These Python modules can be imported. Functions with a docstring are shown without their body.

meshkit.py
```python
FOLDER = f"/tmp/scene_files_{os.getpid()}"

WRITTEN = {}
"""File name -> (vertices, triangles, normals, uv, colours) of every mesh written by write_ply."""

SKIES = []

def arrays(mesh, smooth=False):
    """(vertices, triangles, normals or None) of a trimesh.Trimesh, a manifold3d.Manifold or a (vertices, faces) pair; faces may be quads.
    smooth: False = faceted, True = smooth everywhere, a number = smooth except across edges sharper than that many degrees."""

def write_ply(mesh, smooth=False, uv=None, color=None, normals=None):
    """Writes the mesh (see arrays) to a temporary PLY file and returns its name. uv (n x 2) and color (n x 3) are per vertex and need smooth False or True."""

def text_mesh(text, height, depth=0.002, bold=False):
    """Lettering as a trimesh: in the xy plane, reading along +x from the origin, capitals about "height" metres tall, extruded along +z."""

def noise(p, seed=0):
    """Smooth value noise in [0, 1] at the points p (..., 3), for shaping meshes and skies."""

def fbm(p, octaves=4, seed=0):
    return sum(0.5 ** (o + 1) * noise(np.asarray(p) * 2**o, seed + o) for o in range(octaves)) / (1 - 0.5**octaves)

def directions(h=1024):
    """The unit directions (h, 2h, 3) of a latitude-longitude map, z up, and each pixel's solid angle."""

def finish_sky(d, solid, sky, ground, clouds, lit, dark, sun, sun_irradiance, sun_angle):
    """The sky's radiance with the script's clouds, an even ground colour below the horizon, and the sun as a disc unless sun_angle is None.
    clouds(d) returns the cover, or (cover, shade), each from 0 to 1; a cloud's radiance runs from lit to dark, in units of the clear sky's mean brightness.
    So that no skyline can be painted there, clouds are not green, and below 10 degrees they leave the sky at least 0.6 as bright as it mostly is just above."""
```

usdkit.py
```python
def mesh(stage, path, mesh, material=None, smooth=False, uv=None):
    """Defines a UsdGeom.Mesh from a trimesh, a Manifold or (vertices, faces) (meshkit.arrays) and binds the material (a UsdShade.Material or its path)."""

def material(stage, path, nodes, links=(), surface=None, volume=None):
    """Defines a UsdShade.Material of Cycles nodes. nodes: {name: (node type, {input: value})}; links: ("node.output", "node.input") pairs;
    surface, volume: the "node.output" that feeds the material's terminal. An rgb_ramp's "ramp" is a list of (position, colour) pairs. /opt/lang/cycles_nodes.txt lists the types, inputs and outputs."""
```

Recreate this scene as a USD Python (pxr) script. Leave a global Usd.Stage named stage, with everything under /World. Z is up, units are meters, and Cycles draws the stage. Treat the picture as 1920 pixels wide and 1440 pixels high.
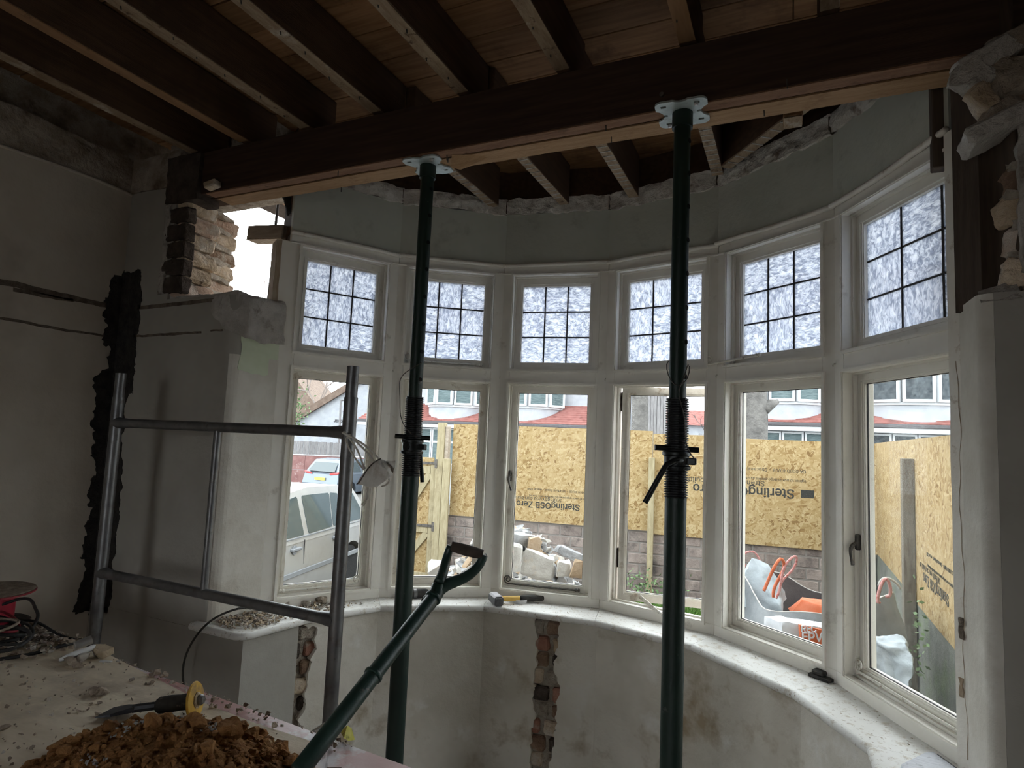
import math, random
import numpy as np, trimesh, shapely
import shapely.geometry as sg
import manifold3d as m3
import meshkit, usdkit
from meshkit import text_mesh, fbm, noise
from pxr import Usd, UsdGeom, UsdLux, UsdShade, Sdf, Gf, Vt

stage = Usd.Stage.CreateInMemory()
UsdGeom.SetStageUpAxis(stage, 'Z'); UsdGeom.SetStageMetersPerUnit(stage, 1.0)
UsdGeom.Xform.Define(stage, '/World'); UsdGeom.Scope.Define(stage, '/World/Looks')

# ---------------------------------------------------------------- camera, sky, exposure
F_PX = 1151.0
EYE = np.array([0., 0., 1.5])
YAW, PITCH, ROLL = map(math.radians, (24.67, 5.216, 2.446))
FW = np.array([-math.sin(YAW)*math.cos(PITCH), math.cos(YAW)*math.cos(PITCH), math.sin(PITCH)])
_r0 = np.array([math.cos(YAW), math.sin(YAW), 0.]); _u0 = np.cross(_r0, FW)
RT = math.cos(ROLL)*_r0 + math.sin(ROLL)*_u0
UP = -math.sin(ROLL)*_r0 + math.cos(ROLL)*_u0
cam = UsdGeom.Camera.Define(stage, '/World/camera')
cam.CreateHorizontalApertureAttr(36.0); cam.CreateVerticalApertureAttr(27.0)
cam.CreateFocalLengthAttr(36.0*F_PX/1920); cam.CreateClippingRangeAttr(Gf.Vec2f(0.05, 500))
cam.CreateFocusDistanceAttr(3.0); cam.CreateFStopAttr(0.0)
cam.CreateExposureAttr(0.85)
_m = np.eye(4); _m[0, :3] = RT; _m[1, :3] = UP; _m[2, :3] = -FW; _m[3, :3] = EYE
cam.AddTransformOp().Set(Gf.Matrix4d(*_m.ravel().tolist()))

dome = UsdLux.DomeLight.Define(stage, '/World/overcast_sky')      # even white overcast
dome.CreateIntensityAttr(1.0); dome.CreateColorAttr(Gf.Vec3f(0.93, 0.97, 1.0))


def at(px, py, X=None, Y=None, z=None, D=None):
    """The point of the place on the sight line of a picture pixel, at a given plane or depth."""
    d = RT*(px-960)/F_PX - UP*(py-720)/F_PX + FW
    if D is not None: t = D
    elif Y is not None: t = Y/d[1]
    elif X is not None: t = X/d[0]
    else: t = (z-EYE[2])/d[2]
    return EYE + d*t

# ---------------------------------------------------------------- materials
def mat(name, c, c2=None, scale=5, stretch=(1, 1, 1), rot=(0, 0, 0), lo=.35, hi=.65, rough=.8, spec=.25, metal=0, bump=0, bscale=60, bdist=.01,
        stain=None, stain2=None, vary=0, detail=4, dist=0, extra=None):
    N = {'geo': ('geometry', {}), 'map': ('mapping', {'scale': stretch, 'rotation': rot}), 'p': ('principled_bsdf', {'roughness': rough, 'specular_ior_level': spec, 'metallic': metal, **(extra or {})})}
    L = [('geo.position', 'map.vector')]
    if c2 is None:
        N['col'] = ('color', {'value': c}); out = 'col.color'
    else:
        N['n'] = ('noise_texture', {'scale': scale, 'detail': detail, 'roughness': .6, 'distortion': dist})
        N['r'] = ('rgb_ramp', {'ramp': [(0, c), (lo, c), (hi, c2), (1, c2)]})
        L += [('map.vector', 'n.vector'), ('n.fac', 'r.fac')]; out = 'r.color'
    for k, st in enumerate((stain, stain2)):
        if st:
            sc, ss, l, h = st
            N[f's{k}'] = ('noise_texture', {'scale': ss, 'detail': 5, 'roughness': .65})
            N[f'sr{k}'] = ('rgb_ramp', {'ramp': [(0, (0, 0, 0)), (l, (0, 0, 0)), (h, (1, 1, 1)), (1, (1, 1, 1))]})
            N[f'sm{k}'] = ('mix', {'color2': sc})
            L += [('geo.position', f's{k}.vector'), (f's{k}.fac', f'sr{k}.fac'), (f'sr{k}.color', f'sm{k}.fac'), (out, f'sm{k}.color1')]; out = f'sm{k}.color'
    if vary:
        N['oi'] = ('object_info', {}); N['mr'] = ('map_range', {'from_min': 0, 'from_max': 1, 'to_min': 1-vary, 'to_max': 1+vary}); N['hv'] = ('hsv', {})
        L += [('oi.random', 'mr.value'), ('mr.result', 'hv.value'), (out, 'hv.color')]; out = 'hv.color'
    L.append((out, 'p.base_color'))
    if bump:
        N['bn'] = ('noise_texture', {'scale': bscale, 'detail': 5, 'roughness': .6}); N['b'] = ('bump', {'strength': bump, 'distance': bdist})
        L += [('map.vector', 'bn.vector'), ('bn.fac', 'b.height'), ('b.normal', 'p.normal')]
    return usdkit.material(stage, '/World/Looks/'+name, N, L, surface='p.BSDF')


M = {}
M['plaster_left'] = mat('plaster_left', (.48, .425, .35), (.58, .52, .44), 2.5, rough=.9, bump=.25, bscale=35, stain=((.27, .23, .19), 1.3, .55, .8))
M['plaster_shaded'] = mat('plaster_shaded', (.33, .31, .275), (.39, .37, .33), 3, rough=.9, bump=.25, bscale=35, stain=((.40, .38, .35), 2.1, .55, .75))
M['plaster_lit'] = mat('plaster_lit', (.57, .535, .47), (.65, .62, .56), 9, rough=.9, bump=.3, bscale=45, stain=((.45, .40, .33), 3.0, .56, .75))  # paler copy of the pier plaster, its light painted in
M['plaster_bay'] = mat('plaster_bay', (.57, .53, .455), (.72, .685, .615), 2.2, lo=.38, hi=.62, rough=.9, bump=.45, bscale=26, stain=((.36, .29, .20), 3.4, .55, .68), stain2=((.74, .72, .68), 4.1, .58, .70))
M['plaster_green'] = mat('plaster_green', (.46, .475, .41), (.51, .52, .455), 5, rough=.85, bump=.2, bscale=45, stain=((.36, .35, .30), 8, .55, .75))
M['paint_green'] = mat('paint_green', (.56, .62, .46), (.62, .67, .52), 12, rough=.85, bump=.2, bscale=40)
M['rough_grey'] = mat('rough_grey', (.40, .375, .335), (.56, .53, .49), 14, rough=.95, bump=.9, bscale=40, bdist=.02, stain=((.20, .16, .13), 9, .55, .7))
M['rough_brown'] = mat('rough_brown', (.27, .22, .165), (.46, .40, .335), 11, rough=.95, bump=.9, bscale=40, bdist=.02, stain=((.13, .09, .06), 7, .52, .7))
M['torn_pale'] = mat('torn_pale', (.60, .56, .50), (.80, .76, .70), 16, rough=.95, bump=.9, bscale=40, bdist=.02, stain=((.26, .20, .155), 11, .56, .70))
M['wall_black'] = mat('wall_black', (.022, .021, .021), (.05, .046, .042), 25, rough=.95, bump=.8, bscale=60, bdist=.02)
M['scar'] = mat('scar', (.09, .07, .055), (.19, .155, .12), 30, rough=.95, bump=.6)
M['brick_red'] = mat('brick_red', (.30, .135, .095), (.40, .22, .16), 14, rough=.9, bump=.7, bscale=50, stain=((.50, .44, .36), 12, .55, .7), vary=.2)
M['brick_stock'] = mat('brick_stock', (.52, .40, .27), (.68, .56, .42), 13, rough=.95, bump=.9, bscale=45, bdist=.02, stain=((.72, .66, .58), 11, .5, .68), stain2=((.20, .15, .11), 16, .6, .7), vary=.18)
M['brick_pink'] = mat('brick_pink', (.55, .38, .28), (.68, .53, .42), 12, rough=.95, bump=.9, bscale=45, bdist=.02, stain=((.74, .68, .60), 9, .5, .68), vary=.15)
M['brick_dark'] = mat('brick_dark', (.055, .042, .034), (.10, .08, .066), 16, rough=.95, bump=.9, bscale=45, bdist=.02)
M['brick_brown'] = mat('brick_brown', (.20, .12, .08), (.33, .23, .16), 14, rough=.95, bump=.8, bscale=45, bdist=.02, stain=((.42, .36, .29), 13, .56, .7), vary=.2)
M['mortar'] = mat('mortar', (.34, .29, .23), (.48, .43, .36), 18, rough=.95, bump=.9, bscale=55, bdist=.02, stain=((.2, .15, .11), 10, .55, .7))
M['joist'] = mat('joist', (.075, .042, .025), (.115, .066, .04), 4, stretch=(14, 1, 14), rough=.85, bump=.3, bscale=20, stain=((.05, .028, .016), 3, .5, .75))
M['joist_face_lit'] = mat('joist_face_lit', (.27, .19, .12), (.38, .29, .20), 9, stretch=(6, 1.5, 6), rough=.9, bump=.5, bscale=40, stain=((.12, .075, .045), 24, .6, .68), stain2=((.58, .52, .44), 8, .6, .75))
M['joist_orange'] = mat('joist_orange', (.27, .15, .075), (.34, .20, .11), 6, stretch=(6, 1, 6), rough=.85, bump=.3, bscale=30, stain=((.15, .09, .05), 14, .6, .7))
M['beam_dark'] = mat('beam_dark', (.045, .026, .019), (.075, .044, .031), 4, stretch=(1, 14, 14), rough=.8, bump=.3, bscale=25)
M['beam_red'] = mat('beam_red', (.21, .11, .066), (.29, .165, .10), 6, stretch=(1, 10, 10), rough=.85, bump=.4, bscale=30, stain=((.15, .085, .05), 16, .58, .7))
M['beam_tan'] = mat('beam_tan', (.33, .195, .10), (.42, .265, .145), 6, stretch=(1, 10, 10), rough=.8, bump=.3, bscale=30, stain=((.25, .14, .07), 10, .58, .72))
M['board_wood'] = mat('board_wood', (.20, .10, .046), (.30, .165, .08), 3.5, stretch=(1.2, 16, 10), rough=.7, bump=.15, bscale=20, stain=((.11, .052, .026), 5, .55, .72), stain2=((.05, .025, .015), 6, .68, .74), vary=.22)
M['timber_grey'] = mat('timber_grey', (.30, .25, .20), (.42, .36, .29), 5, stretch=(2, 10, 10), rough=.85, bump=.3)
M['timber_dark'] = mat('timber_dark', (.055, .038, .028), (.09, .065, .048), 6, stretch=(10, 10, 1), rough=.85, bump=.3)
M['white_paint'] = mat('white_paint', (.76, .725, .65), (.82, .79, .725), 7, rough=.45, spec=.4, bump=.08, bscale=30, stain=((.48, .43, .36), 11, .62, .78))
M['white_worn'] = mat('white_worn', (.70, .65, .57), (.78, .75, .68), 9, rough=.55, spec=.35, bump=.2, bscale=35, stain=((.36, .26, .17), 13, .6, .72))
M['sill'] = mat('sill', (.70, .685, .645), (.77, .755, .72), 8, rough=.5, spec=.4, bump=.08, bscale=40, stain=((.50, .44, .35), 30, .55, .68), stain2=((.34, .27, .20), 75, .60, .68))
M['bare_wood'] = mat('bare_wood', (.30, .215, .14), (.46, .38, .28), 8, stretch=(8, 8, 1), rough=.85, bump=.3)
M['lead'] = mat('lead', (.035, .033, .035), rough=.5, spec=.4)
M['iron_white'] = mat('iron_white', (.60, .57, .50), (.70, .67, .60), 40, rough=.5, spec=.4, stain=((.22, .15, .10), 60, .58, .68))
M['iron_dark'] = mat('iron_dark', (.06, .055, .05), (.14, .125, .11), 40, rough=.5, metal=.3)
M['floor'] = mat('floor', (.36, .33, .29), (.46, .42, .37), 4, rough=.95, bump=.5, bscale=30)
M['room_dark'] = mat('room_dark', (.26, .23, .20), (.32, .29, .25), 2, rough=.95)
# glass ------------------------------------------------------------------------
def clear_glass(name, dirt=None):
    N = {'t': ('transparent_bsdf', {'color': (.93, .95, .95)}), 'g': ('glossy_bsdf', {'roughness': .02, 'color': (1, 1, 1)}), 'lw': ('layer_weight', {'blend': .5}), 'pw': ('math', {'math_type': 'power', 'value2': 4.0}), 'f': ('math', {'math_type': 'multiply_add', 'value2': .25, 'value3': .002}), 'm': ('mix_closure', {})}
    L = [('lw.facing', 'pw.value1'), ('pw.value', 'f.value1'), ('f.value', 'm.fac'), ('t.BSDF', 'm.closure1'), ('g.BSDF', 'm.closure2')]
    out = 'm.closure'
    if dirt:
        N |= {'geo': ('geometry', {}), 'n': ('noise_texture', {'scale': dirt[1], 'detail': 6, 'roughness': .7}), 'r': ('map_range', {'from_min': .35, 'from_max': .75, 'to_min': 0, 'to_max': dirt[0], 'clamp': True}),
              'd': ('translucent_bsdf', {'color': (.62, .64, .58)}), 'dd': ('diffuse_bsdf', {'color': (.5, .5, .46)}), 'a': ('mix_closure', {'fac': .5}), 'm2': ('mix_closure', {})}
        L += [('geo.position', 'n.vector'), ('n.fac', 'r.value'), ('r.result', 'm2.fac'), ('d.BSDF', 'a.closure1'), ('dd.BSDF', 'a.closure2'), ('m.closure', 'm2.closure1'), ('a.closure', 'm2.closure2')]
        out = 'm2.closure'
    return usdkit.material(stage, '/World/Looks/'+name, N, L, surface=out)


M['glass'] = clear_glass('glass')
M['glass_dirty'] = clear_glass('glass_dirty', (.07, 4))
def rippled(name, seed, stretch, scale):
    N = {'geo': ('geometry', {}), 'map': ('mapping', {'scale': stretch, 'location': (seed, seed*2, seed)}), 'n': ('noise_texture', {'scale': scale, 'detail': 2.5, 'roughness': .55, 'distortion': 1.2}),
         'r': ('rgb_ramp', {'ramp': [(0, (.30, .33, .40)), (.42, (.45, .48, .55)), (.50, (.80, .83, .88)), (.60, (.97, .98, 1)), (1, (1, 1, 1))]}),
         't': ('transparent_bsdf', {}), 'tl': ('translucent_bsdf', {'color': (.62, .66, .74)}), 'b': ('bump', {'strength': .9, 'distance': .01}), 'gl': ('glossy_bsdf', {'roughness': .15, 'color': (.9, .95, 1)}),
         'm': ('mix_closure', {'fac': .86}), 'm2': ('mix_closure', {'fac': .06})}
    N['r2'] = ('rgb_ramp', {'ramp': [(0, (.30, .33, .40)), (.40, (.44, .48, .56)), (.50, (.60, .64, .71)), (.60, (.72, .76, .82)), (1, (.88, .91, .96))]})
    L = [('geo.position', 'map.vector'), ('map.vector', 'n.vector'), ('n.fac', 'r.fac'), ('n.fac', 'r2.fac'), ('r2.color', 'tl.color'), ('r.color', 't.color'), ('n.fac', 'b.height'), ('b.normal', 'tl.normal'), ('b.normal', 'gl.normal'),
         ('t.BSDF', 'm.closure1'), ('tl.BSDF', 'm.closure2'), ('m.closure', 'm2.closure1'), ('gl.BSDF', 'm2.closure2')]
    return usdkit.material(stage, '/World/Looks/'+name, N, L, surface='m2.closure')


RIP = [rippled('rippled_glass', 0., (1, 1, 2.4), 42), rippled('rippled_glass_b', 3.7, (1.3, 1.3, 1.3), 50), rippled('rippled_glass_c', 8.1, (2.4, 2.4, 1), 40)]

# ---------------------------------------------------------------- shapes
cat = trimesh.util.concatenate


def T(x=0, y=0, z=0): return trimesh.transformations.translation_matrix((x, y, z))
def Rz(d): return trimesh.transformations.rotation_matrix(math.radians(d), (0, 0, 1))
def Rx(d): return trimesh.transformations.rotation_matrix(math.radians(d), (1, 0, 0))
def Ry(d): return trimesh.transformations.rotation_matrix(math.radians(d), (0, 1, 0))


def mv(m, *mats):
    m = m.copy()
    for x in mats: m.apply_transform(x)
    if mats and np.linalg.det(np.linalg.multi_dot([*mats[::-1], np.eye(4)])[:3, :3]) < 0: m.invert()
    return m


def hull(p):
    return trimesh.convex.convex_hull(np.asarray(p, float))


def box(x0, x1, y0, y1, z0, z1, b=0.0):
    """A box with chamfered edges."""
    b = min(b, abs(x1-x0)/2.5, abs(y1-y0)/2.5, abs(z1-z0)/2.5)
    if b <= 0:
        return trimesh.creation.box(bounds=[(x0, y0, z0), (x1, y1, z1)])
    P = []
    for x, sx in ((x0, 1), (x1, -1)):
        for y, sy in ((y0, 1), (y1, -1)):
            for z, sz in ((z0, 1), (z1, -1)):
                P += [(x+sx*b, y+sy*b, z), (x+sx*b, y, z+sz*b), (x, y+sy*b, z+sz*b)]
    return hull(P)


def tube(pts, r, n=10, closed=False):
    P = np.asarray(pts, float); k = len(P)
    r = np.full(k, r) if np.ndim(r) == 0 else np.asarray(r, float)
    t = np.gradient(P, axis=0) if not closed else np.roll(P, -1, 0)-np.roll(P, 1, 0)
    t /= np.linalg.norm(t, axis=1, keepdims=True)+1e-12
    a = np.array([0, 0, 1.]) if abs(t[0][2]) < .9 else np.array([1., 0, 0])
    V = []
    nrm = np.cross(t[0], a); nrm /= np.linalg.norm(nrm)
    ang = np.arange(n)/n*2*math.pi
    for i in range(k):
        nrm = nrm-t[i]*(nrm@t[i]); nrm /= np.linalg.norm(nrm)+1e-12
        bn = np.cross(t[i], nrm)
        V.append(P[i]+r[i]*(np.cos(ang)[:, None]*nrm+np.sin(ang)[:, None]*bn))
    V = np.vstack(V); Fc = []
    for i in range(k if closed else k-1):
        j = (i+1) % k
        for q in range(n):
            q2 = (q+1) % n
            Fc += [(i*n+q, i*n+q2, j*n+q2), (i*n+q, j*n+q2, j*n+q)]
    if not closed:
        V = np.vstack([V, P[0], P[-1]]); c0, c1 = len(V)-2, len(V)-1
        for q in range(n):
            Fc += [(c0, (q+1) % n, q), (c1, (k-1)*n+q, (k-1)*n+(q+1) % n)]
    m = trimesh.Trimesh(V, Fc, process=False)
    return m


def spline(pts, n=24):
    from scipy.interpolate import CubicSpline
    P = np.asarray(pts, float); s = np.r_[0, np.cumsum(np.linalg.norm(np.diff(P, axis=0), axis=1))]
    return CubicSpline(s, P)(np.linspace(0, s[-1], n))


def cyl(p0, p1, r, n=16, r2=None):
    return tube([p0, p1], [r, r if r2 is None else r2], n)


def lathe(prof, n=20):
    """Profile of (radius, z) turned about z."""
    return trimesh.creation.revolve(np.asarray(prof, float), sections=n)


def axis_to(p, d, up=(0, 0, 1)):
    """Frame with z along d at p."""
    d = np.asarray(d, float); d = d/np.linalg.norm(d)
    x = np.cross(up, d)
    if np.linalg.norm(x) < 1e-6: x = np.array([1., 0, 0])
    x /= np.linalg.norm(x); y = np.cross(d, x)
    m = np.eye(4); m[:3, 0] = x; m[:3, 1] = y; m[:3, 2] = d; m[:3, 3] = p
    return m


def prism(poly, z0, z1):
    if not isinstance(poly, (sg.Polygon, sg.MultiPolygon)): poly = sg.Polygon(poly)
    poly = poly.buffer(0)
    ms = [trimesh.creation.extrude_polygon(g, z1-z0, engine='earcut') for g in getattr(poly, 'geoms', [poly]) if g.area > 1e-9]
    m = cat(ms); m.apply_translation((0, 0, z0)); return m


def upright(poly, b0, b1):
    """A polygon in (a, z) given depth b0..b1 : local coordinates (a, b, z)."""
    m = prism(poly, b0, b1)
    v = m.vertices.copy(); m.vertices = np.c_[v[:, 0], v[:, 2], v[:, 1]]; m.invert()
    return m


def ring(a0, a1, z0, z1, w, b0, b1, wb=None, wt=None):
    wb = w if wb is None else wb; wt = w if wt is None else wt
    p = sg.box(a0, z0, a1, z1).difference(sg.box(a0+w, z0+wb, a1-w, z1-wt))
    return upright(p, b0, b1)


def rough(m, amp, freq=12, seed=0, edge=None):
    """Subdivide and push the surface about by noise."""
    if edge:
        v, f = trimesh.remesh.subdivide_to_size(m.vertices, m.faces, edge, max_iter=12)
        m = trimesh.Trimesh(v, f); m.merge_vertices()
    v = m.vertices
    n = np.stack([fbm(v*freq+31*k, 3, seed+k) for k in range(3)], 1)-.5
    m = trimesh.Trimesh(v+n*2*amp, m.faces, process=False)
    return m


def rock(size, seed, n=16, sq=.6):
    """An angular broken lump."""
    g = np.random.default_rng(seed)
    p = g.normal(size=(n, 3)); p /= np.linalg.norm(p, axis=1, keepdims=True)
    p = np.sign(p)*np.abs(p)**sq*g.uniform(.75, 1.0, (n, 1))
    p *= np.asarray(size, float)/2
    return hull(p)


def ragged(poly, amp, step=.02, seed=0, freq=18):
    """A polygon with a broken, irregular outline."""
    ex = np.asarray(poly.segmentize(step).exterior.coords)[:-1]
    p3 = np.c_[ex*freq, np.full(len(ex), seed*7.3)]
    d = np.stack([fbm(p3, 3, seed), fbm(p3+50, 3, seed+9)], 1)-.5
    return sg.Polygon(ex+d*2*amp).buffer(0)

# ---------------------------------------------------------------- stage helpers
USED, LOC = {}, {}


def name_in(parent, name):
    k = (str(parent), name); USED[k] = USED.get(k, -1)+1
    return name if USED[k] == 0 else f'{name}_{USED[k]:03d}'


def tag(prim, label=None, cat_=None, group=None, kind=None):
    for k, v in (('label', label), ('category', cat_), ('group', group), ('kind', kind)):
        if v: prim.SetCustomDataByKey(k, v)
    return prim


def obj(name, mesh, m, parent=None, smooth=False, **kw):
    """ONE mesh: a part of parent, or a top-level thing. Coordinates are the world's; a parent's own offset is taken off."""
    base = '/World' if parent is None else str(parent.GetPath())
    path = base+'/'+name_in(base, name)
    if parent is not None and base in LOC:
        mesh = mv(mesh, np.linalg.inv(LOC[base]))
    p = usdkit.mesh(stage, path, mesh, M[m] if isinstance(m, str) else m, smooth).GetPrim()
    if base in LOC and parent is not None: LOC[path] = LOC[base]
    if kw: tag(p, kw.get('label'), kw.get('cat'), kw.get('group'), kw.get('kind'))
    return p


def thing(name, label=None, cat_=None, loc=(0, 0, 0), rotz=0, group=None, kind=None):
    path = '/World/'+name_in('/World', name)
    x = UsdGeom.Xform.Define(stage, path)
    x.AddTranslateOp().Set(Gf.Vec3d(*map(float, loc)))
    if rotz: x.AddRotateZOp().Set(float(rotz))
    LOC[path] = T(*loc) @ Rz(rotz)
    return tag(x.GetPrim(), label, cat_, group, kind)


rnd = random.Random(7)
rng = np.random.default_rng(11)
# ================================================================ the room
ZS, ZH = .745, 2.335                     # window board, window head
XL, YP = -2.79, 1.76                     # left wall, inner face of the front wall
FOLD = np.array([(-2.018, 1.992), (-1.753, 2.433), (-1.322, 2.732), (-.810, 2.829), (-.291, 2.707), (.134, 2.380), (.385, 1.913)])
UD = np.diff(FOLD, axis=0); UL = np.linalg.norm(UD, axis=1); UD = UD/UL[:, None]
ND = np.c_[-UD[:, 1], UD[:, 0]]          # outward normals


def facet(i):
    m = np.eye(4); m[:2, 0] = UD[i]; m[:2, 1] = ND[i]; m[:2, 3] = FOLD[i]
    return m


def offs(k):
    """The fold line of the bay moved outwards by k."""
    out = []
    for i in range(7):
        if i == 0: n = ND[0]
        elif i == 6: n = ND[5]
        else:
            n = ND[i-1]+ND[i]; n = n/np.linalg.norm(n); n = n/(n@ND[i])
        out.append(FOLD[i]+n*k)
    return np.array(out)


S = dict(kind='structure')
flo = obj('floor', box(-3.1, 1.5, -2.8, 3.0, -.12, 0), 'floor', **S, label='dusty bare floor of the stripped room')

# left party wall ---------------------------------------------------------------
wl = thing('wall_left', 'grey brown plastered party wall with black strip and scar lines', kind='structure')
obj('plaster', box(XL-.12, XL, -2.8, YP+.4, 0, 2.56), 'plaster_left', wl)
band = rough(box(XL-.10, XL-.004, -2.7, YP-.002, 2.56, 2.725), .016, 14, 3, .045)
obj('broken_plaster', band, 'rough_brown', wl, smooth=35, label='band of rough broken plaster above the left wall')
obj('masonry', box(XL-.3, XL-.11, -2.8, YP+.4, 0, 2.95), 'rough_brown', wl)
lip = tube(spline([(XL+.002, y, 2.556+.006*math.sin(9*y)) for y in np.linspace(-2.5, YP, 40)], 90), .008, 6)
obj('plaster_edge', lip, 'plaster_left', wl, smooth=True)


def on_left(pts, amp, seed, t=.004, step=.012):
    """A ragged patch on the left wall from (y, z) corners."""
    p = ragged(ragged(sg.Polygon(pts), amp, step, seed), amp*.45, step, seed+3, 55)
    m = prism(p, 0, t)                      # local x = y, y = z
    v = m.vertices.copy(); m.vertices = np.c_[XL-.002+v[:, 2], v[:, 0], v[:, 1]]
    return m


def on_pier(pts, amp, seed, t=.004, step=.012, y=YP):
    p = ragged(ragged(sg.Polygon(pts), amp, step, seed), amp*.45, step, seed+3, 55)
    m = upright(p, 0, t); m.apply_translation((0, y-t+.002, 0))
    return m


def yz(*pp): return [tuple(at(*q, X=XL)[1:]) for q in pp]
def xz(*pp): return [(at(*q, Y=YP)[0], at(*q, Y=YP)[2]) for q in pp]


obj('soot_strip', on_left(yz((210, 520), (285, 490), (268, 640), (262, 800), (250, 960), (240, 1150), (140, 1150), (160, 1000), (176, 880), (172, 790), (178, 705), (206, 690), (196, 600), (200, 560)), .045, 5), 'wall_black', wl, label='ragged black strip in the corner of the left wall')  # thin ragged near-black patch laid over the wall
for q, s in ((((-300, 490), (0, 522), (100, 545), (198, 568), (198, 576), (100, 556), (0, 533), (-300, 500)), 1), (((-300, 566), (0, 593), (100, 612), (196, 627), (196, 631), (100, 617), (0, 598), (-300, 571)), 2), (((25, 540), (80, 549), (136, 563), (136, 568), (80, 557), (25, 548)), 4)):
    obj('rail_scar', on_left(yz(*q), .006, s, .004, .03), 'scar', wl)

# front wall, left pier ---------------------------------------------------------
wf = thing('wall_front', 'front wall of the room, broken open beside and above the bay', kind='structure')
arc = [(-2.05-.05+.05*math.cos(a), YP+.05-.05*math.sin(a)) for a in np.linspace(math.pi/2, 0, 7)]
pierfoot = [(XL, YP)]+arc+[(-2.028, 1.985), (-2.16, 2.16), (XL, 2.16)]
pier = prism(pierfoot, 0, 2.045)
obj('pier', pier, 'plaster_shaded', wf, smooth=30, label='grey plastered pier left of the bay window')
# pale skin on the reveal, light painted into its plaster colour
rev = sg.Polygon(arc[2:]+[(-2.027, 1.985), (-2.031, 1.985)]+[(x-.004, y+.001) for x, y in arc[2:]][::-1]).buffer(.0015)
obj('reveal', prism(rev, ZS, 1.80), 'plaster_lit', wf, smooth=30)
_a, _b = np.array([-2.0512, 1.800]), np.array([-2.0290, 1.984]); _d = (_b-_a)/np.linalg.norm(_b-_a)
_gf = np.eye(4); _gf[:2, 0] = _d; _gf[:2, 1] = (-_d[1], _d[0]); _gf[:2, 3] = _a
obj('reveal_green', mv(upright(ragged(sg.box(-.006, 1.735, .184, 1.90), .022, .012, 3), -.0028, .002), _gf), 'paint_green', wf, label='patch of pale green paint at the top of the left reveal')
lump = rough(hull([(-2.13, 1.75, 2.05), (-2.03, 1.80, 2.04), (-2.012, 1.985, 2.06), (-2.10, 2.1, 2.06), (-2.10, 1.742, 1.90), (-2.025, 1.80, 1.86), (-2.008, 1.98, 1.865), (-2.3, 2.12, 2.04), (-2.30, 1.78, 2.06)]), .016, 16, 6, .025)
obj('broken_mortar', lump, 'rough_grey', wf, smooth=40, label='broken lump of grey mortar topping the left reveal')
top = rough(box(XL+.02, -2.06, YP+.012, 2.14, 2.02, 2.062), .016, 12, 8, .04)
obj('broken_top', top, 'rough_grey', wf, smooth=40)
obj('soot_strip', on_pier(xz((200, 520), (262, 505), (265, 560), (258, 640), (250, 700), (232, 800), (224, 960), (205, 1150), (140, 1150), (150, 960), (170, 800), (190, 640)), .035, 15), 'wall_black', wf, label='black strip beside the corner on the pier')  # near-black patch carried round the corner onto the pier
for q, s in ((((258, 574), (330, 567), (420, 556), (420, 563), (330, 574), (258, 581)), 21), (((250, 629), (330, 624), (378, 621), (378, 625), (330, 629), (250, 633)), 22), (((395, 619), (418, 617), (418, 621), (395, 622)), 24)):
    obj('rail_scar', on_pier(xz(*q), .005, s, .004, .02), 'scar', wf)
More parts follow.
